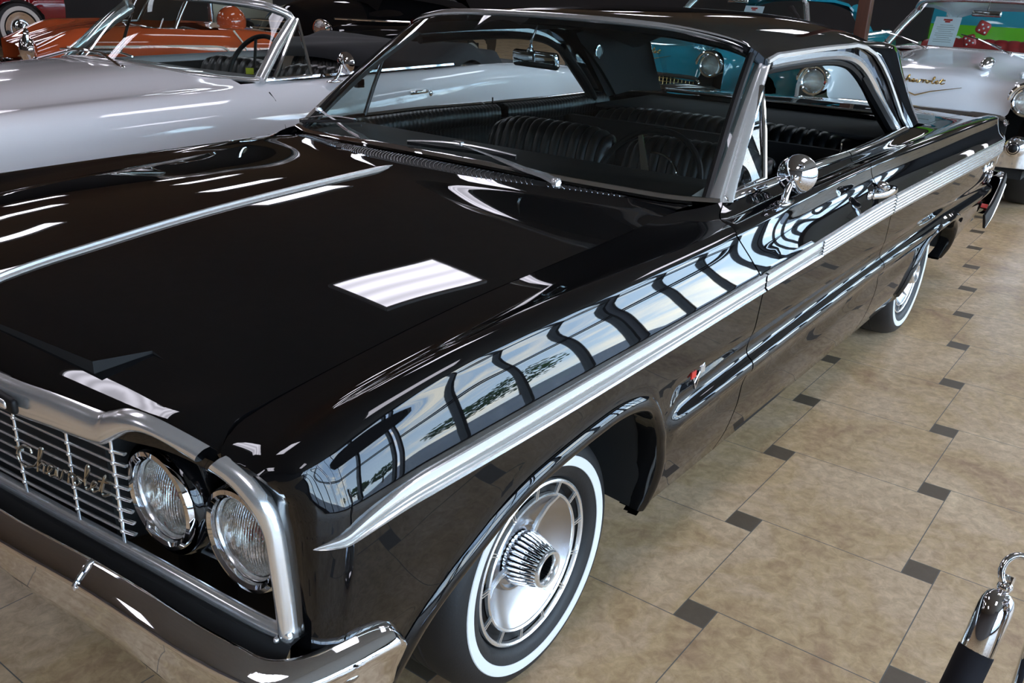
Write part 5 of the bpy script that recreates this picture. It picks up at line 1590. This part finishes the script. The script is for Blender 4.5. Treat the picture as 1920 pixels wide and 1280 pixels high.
# ---- van striped in turquoise and lime behind the ivory car
vn = empty('van', (11.3, -.9, 0), 0); tag(vn, 'turquoise and lime green van behind the white fifties car', 'van')
def vband(z0, z1, y0, y1, out=0):
    b = MB(); prof = lambda z: -.10*math.sin(PI*min(1, z/2.0))-out
    rows = []
    for z in np.linspace(z0, z1, 6):
        x = prof(z)+(.22*max(0, z-1.25)); rows.append([(x+.12, y0, z), (x+.02, y0+.04, z), (x, y0+.12, z), (x-.03, (y0+y1)/2, z), (x, y1-.12, z), (x+.02, y1-.04, z), (x+.12, y1, z), (x+1.8, y1, z), (x+1.8, y0, z)])
    return b.grid(rows, closed_v=True)
vb = vband(.35, 1.22, 0, 2.15).build('lower_body', M['green_paint'], vn, angle=40)
vband(1.221, 1.45, 0, 2.15, .004).build('waist_panel', M['turq_paint'], vn, angle=40)
vband(1.452, 1.60, 0, 2.15, .002).build('blue_panel', M['turq_paint'], vn, angle=40)
vband(1.602, 2.1, .0, 2.15).build('cab', M['green_paint'], vn, angle=40)
for s in (.2, 1.95): simple_wheel(vn, .9, s, -1 if s < 1 else 1, .36, False)
for s in (.3, 1.85): MB().ball((-.02, s, 1.55), .07, 10).build('marker_lamp', M['chrome'], vn)

# ---- orange roadster with cream coves beyond the white convertible
oc = empty('car', (3.41, 7.18, 0), math.radians(-18)); oc.scale = (.85, 1, 1); tag(oc, 'orange fifties roadster with cream trimmed side coves beyond the white convertible', 'car')
CO = [
 crv((-.6,0,.80),(0,0,.95),(.6,0,1.0),(1.2,0,1.0),(2.2,0,.93),(2.7,0,.80)),
 crv((-.6,.45,.78),(0,.45,.93),(.6,.45,.98),(1.2,.45,.97),(2.2,.45,.90),(2.7,.4,.78)),
 crv((-.6,.75,.80),(0,.78,.98),(.6,.80,.98),(1.2,.80,.97),(2.2,.72,.93),(2.7,.58,.80)),
 crv((-.6,.84,.78),(0,.88,.93),(.6,.89,.93),(1.2,.89,.91),(2.2,.82,.88),(2.7,.62,.76)),
 crv((-.6,.86,.62),(0,.92,.66),(.6,.93,.66),(1.2,.93,.66),(2.2,.86,.66),(2.7,.64,.66)),
 crv((-.6,.82,.35),(0,.88,.30),(.6,.88,.30),(2.2,.80,.32),(2.7,.6,.40)),
]
G, mk = shell(CO, -.6, 2.7, 70, 5, opening=lambda p: .55 < p[0] < 1.4 and p[1] < .74 and p[2] > .85, arches=((-.25, .3, .38, .36), (1.75, .3, .38, .36)))
MB().grid(G, mask=mk).build('body', M['orange_paint'], oc, angle=60)
MB().box((1.05, 0, .40), (3.0, 1.5, .3)).build('underbody', M['undercoat'], oc, smooth=False)
for x in (-.25, 1.75):
    for s in (-1, 1): simple_wheel(oc, x, s*.82, s, .32)
oy = lambda z: float(np.interp(z, [.30, .66, .93, .98], [.885, .935, .895, .80]))
cv_ = MB()
for zt_, zb_, xa, xb_ in ((.83, .60, .10, 1.40),):
    pth = smooth_path([(xa-.35, 0, zt_), (xa+.3, 0, zt_), (xb_-.3, 0, zt_), (xb_, 0, zt_-.02), (xb_+.05, 0, (zt_+zb_)/2), (xb_-.1, 0, zb_), (xa-.35, 0, zb_)], 5)
    cv_.sweep([(a, -oy(z)-.004, z) for a, _, z in pth], [(-.008, -.016), (-.008, .016), (.008, .016), (.008, -.016)], up=(0, 1, 0))
pth = smooth_path([(1.52, 0, .97), (1.62, 0, .86), (1.72, 0, .75), (2.1, 0, .73), (2.6, 0, .72)], 5)
cv_.sweep([(a, -float(np.interp(a, [1.2, 2.2, 2.7], [.935, .865, .645]))-.004, z) for a, _, z in pth], [(-.008, -.012), (-.008, .012), (.008, .012), (.008, -.012)], up=(0, 1, 0))
cv_.build('cove_trim', M['cream'], oc, angle=50)
MB().ball((2.05, .45, .98), .17, 12, sc=(1.1, 1, 1)).build('headrest_fairing', M['orange_paint'], oc)
lo = [(.55, 0, .99), (.60, .3, .985), (.75, .6, .97), (.95, .68, .97)]; up_ = [(.80, 0, 1.28), (.84, .3, 1.275), (.98, .55, 1.26), (1.12, .62, 1.22)]
bar_frame(oc, lo, up_, 'chrome', 'side_glass', .018)
bmp = MB().sweep(smooth_path([(-.30, -.86, .55), (-.62, -.80, .56), (-.72, -.4, .57), (-.74, 0, .57), (-.72, .4, .57), (-.62, .80, .56), (-.30, .86, .55)], 6), [(-.02, -.06), (.01, -.04), (.02, 0), (.01, .04), (-.02, .05)])
bmp.build('front_bumper', M['chrome'], oc)
ft = MB(); ft.tube(smooth_path([(-.60, -.86, .98), (-.62, -.88, .80), (-.58, -.89, .62), (-.50, -.88, .42)], 5), .03, 8, scale=[.6]+[1]*14+[.6]); ft.ball((-.60, -.80, .80), .12, 12, sc=(.7, 1, 1)); ft.build('fender_tip', M['chrome'], oc)
seat_simple(oc, 1.15, 0, 1.1, 'seat', 'vinyl', .93, 10)

# ---- maroon car at the far left
mc = empty('car', (3.2, 15.9, 0), 0); mc.scale = (1.2, 1.2, 1.2); tag(mc, 'dark red car with whitewall tyre at the upper left edge of the view', 'car')
CM = [crv((-1.5,0,1.0),(0,0,1.1),(1.2,0,1.05)), crv((-1.5,.5,.98),(0,.5,1.08),(1.2,.4,1.0)), crv((-1.5,.85,.95),(0,.88,1.0),(1.2,.75,.92)), crv((-1.5,.95,.70),(0,.96,.72),(1.2,.82,.70)), crv((-1.5,.90,.35),(0,.90,.33),(1.2,.78,.38))]
G, mk = shell(CM, -1.5, 3.6, 80, 6, arches=((.45+0, .33, .42, .42), (2.9, .33, .42, .42)))
MB().grid(G, mask=mk).build('body', M['maroon_paint'], mc, angle=60)
MB().box((1.0, 0, .45), (4.6, 1.5, .3)).build('underbody', M['undercoat'], mc, smooth=False)
for x in (.45, 2.9):
    for s in (-1, 1): simple_wheel(mc, x, s*.84, s, .36)

# ---- black forties car in the dark behind
bc = empty('car', (6.6, 7.75, 0), math.radians(8)); tag(bc, 'old black rounded car with chrome headlamps in the dark behind the convertible', 'car')
CB = [crv((-.3,0,.85),(0,0,1.15),(.8,0,1.25),(1.6,0,1.25),(3.6,0,1.1)), crv((-.3,.25,.8),(0,.30,1.05),(.8,.40,1.15),(1.6,.5,1.17),(3.6,.5,1.05)), crv((-.2,.50,.72),(0,.55,.85),(.8,.62,.95),(1.6,.7,1.0),(3.6,.7,.95)), crv((-.3,.75,.78),(0,.80,.93),(.8,.90,.90),(1.6,.92,.85),(3.6,.92,.85)), crv((-.2,.88,.60),(0,.93,.66),(.8,.96,.65),(3.6,.95,.65)), crv((-.1,.85,.38),(0,.88,.35),(3.6,.9,.35))]
G, mk = shell(CB, -.3, 3.6, 70, 5, arches=((.55, .33, .40, .40), (3.0, .33, .40, .40)))
MB().grid(G, mask=mk).build('body', M['black_paint'], bc, angle=60)
MB().box((1.7, 0, .45), (3.4, 1.5, .3)).build('underbody', M['undercoat'], bc, smooth=False)
gb = []
for x, z in ((.95, 1.2), (1.3, 1.62), (1.9, 1.72), (2.8, 1.66), (3.3, 1.2)): gb.append([(x, y, z-.12*(abs(y)/.66)**4) for y in np.linspace(-.66, .66, 9)])
cabm = MB().grid(gb); cabm.build('cab_roof', M['black_paint'], bc, angle=60)
for s in (-1, 1):
    for x in (.55, 3.0): simple_wheel(bc, x, s*.84, s, .34)
    h = MB().lathe([(.0005, .20), (.06, .17), (.095, .08), (.105, .0), (.10, -.01), (.09, -.008)], (-.28, s*.72, .90), axis='x', n=28).build('headlamp', M['chrome'], bc)
    MB().lathe([(.0005, -.02), (.06, -.012), (.09, -.004)], (-.28, s*.72, .90), axis='x', n=24).build('lens', M['reflector'], h)
cg = MB()
for k in range(6): cg.tube([(-.33+.02*k, -.34, .95-.09*k), (-.36+.02*k, 0, .95-.09*k), (-.33+.02*k, .34, .95-.09*k)], .010, 6)
cg.tube([(-.28, -.95, 1.02), (.6, -.99, .98), (1.8, -1.0, .93), (3.4, -1.0, .90)], .012, 6)
cg.build('chrome_trim', M['chrome'], bc)

# ---- printed cream boards against the dark, wooden post
bd = MB().box((6.75, 8.9, .90), (1.0, .06, 1.5)); bo = bd.build('display_board', M['carton'], smooth=False)
tag(bo, 'cream printed board standing behind the orange roadster', 'board')
pb = MB()
for k in range(7): pb.box((6.4, 8.865, .62+.06*k), (.05, .01, .03))
pb.box((6.85, 8.865, 1.25), (.22, .01, .35)); pb.box((7.0, 8.865, .60), (.16, .01, .16)); pb.box((6.5, 8.865, .30), (.2, .01, .15))
pb.build('printed_marks', M['blue'], bo, smooth=False)
st = MB().tube([(6.15, 8.75, .0), (6.15, 8.75, 1.7)], .035, 10); tag(st.build('stand_post', M['chrome']), 'chrome post beside the cream printed board', 'post')
po = MB().rbox((9.2, 1.42, HC/2), (.13, .13, HC), .01); po_ = po.build('wooden_post', M['wood']); tag(po_, 'reddish brown square wooden post between the turquoise and white fifties cars', 'post')

# ---- stanchion with rope hook at the lower right corner
sn = empty('stanchion', (-.372, -1.832, 0)); tag(sn, 'chrome queue post at the lower right corner that carries the velvet rope', 'stanchion')
MB().lathe([(.16, 0), (.16, .012), (.15, .02), (.05, .035), (.0005, .04)], (0, 0, 0), n=48).build('base', M['chrome'], sn, angle=40)
MB().lathe([(.022, .03), (.022, .87), (.027, .875), (.029, .89), (.027, .905)], (0, 0, 0), n=32).build('pole', M['chrome'], sn, angle=40)
MB().lathe([(.024, .905), (.030, .912), (.030, .922), (.020, .932), (.0005, .935)], (0, 0, 0), n=32).build('ring_cap', M['chrome'], sn, angle=40)
rp = empty('velvet_rope', (0, 0, 0)); tag(rp, 'black velvet rope end with chrome cap hooked to the queue post', 'rope')

rw = Vector((-.345, -1.775, .872))     # top of the cap
r_dir = Vector((-.42, .10, -.90)).normalized()
q = r_dir.to_track_quat('Z', 'Y').to_matrix()
MB().lathe([(.0005, -.002), (.010, -.001), (.016, .004), (.0195, .014), (.020, .020), (.020, .075), (.0185, .078)], tuple(rw), axis='z', n=40, rot=None) if False else None
cap = MB().lathe([(.0005, 0), (.010, .001), (.0155, .006), (.0185, .014), (.0195, .024), (.0195, .080), (.018, .082), (.016, .080)], (0, 0, 0), n=40)
cap = MB().add([q @ Vector(v)+rw for v in cap.v], cap.f); cap.ball(rw+q @ Vector((.0, -.0195, .055)), .003, 6)
cp = cap.build('rope_cap', M['chrome'], rp, angle=40)
b0 = rw+r_dir*.078
body = smooth_path([tuple(b0), tuple(b0+Vector((-.030, .008, -.06))), tuple(b0+Vector((-.055, .018, -.15))), tuple(b0+Vector((-.06, .03, -.30))), tuple(b0+Vector((-.02, .05, -.50))), tuple(b0+Vector((.10, -.10, -.62)))], 6)
M['velvet'] = mat('black_velvet', (.004, .003, .006), .9)
MB().tube(body, .0205, 16).build('rope_body', M['velvet'], rp)
ey = MB()
hd_ = rw-r_dir*.006
ey.ball(hd_, .009, 10); ey.box(hd_-r_dir*.008, (.012, .010, .014), q)
ctr = rw+Vector((.006, -.010, .026))
ax = Vector((.75, .66, 0)).normalized()   # hook lies in the plane of the view's width
hk = []
right = Vector((.603, -.797, .04)); upv = Vector((.27, .25, .93))
for a in np.linspace(200, -60, 22):
    a = math.radians(a); hk.append(tuple(ctr+right*(.020*math.cos(a))+upv*(.022*math.sin(a))))
ey.tube(hk, .0042, 10)
ey.build('hook', M['chrome'], rp, angle=60)
rr = [tuple(Vector((-.30, -1.93, .955))+Vector((.045*math.cos(a), .045*math.sin(a), .0))) for a in np.linspace(0, 2*PI, 33)[:-1]]
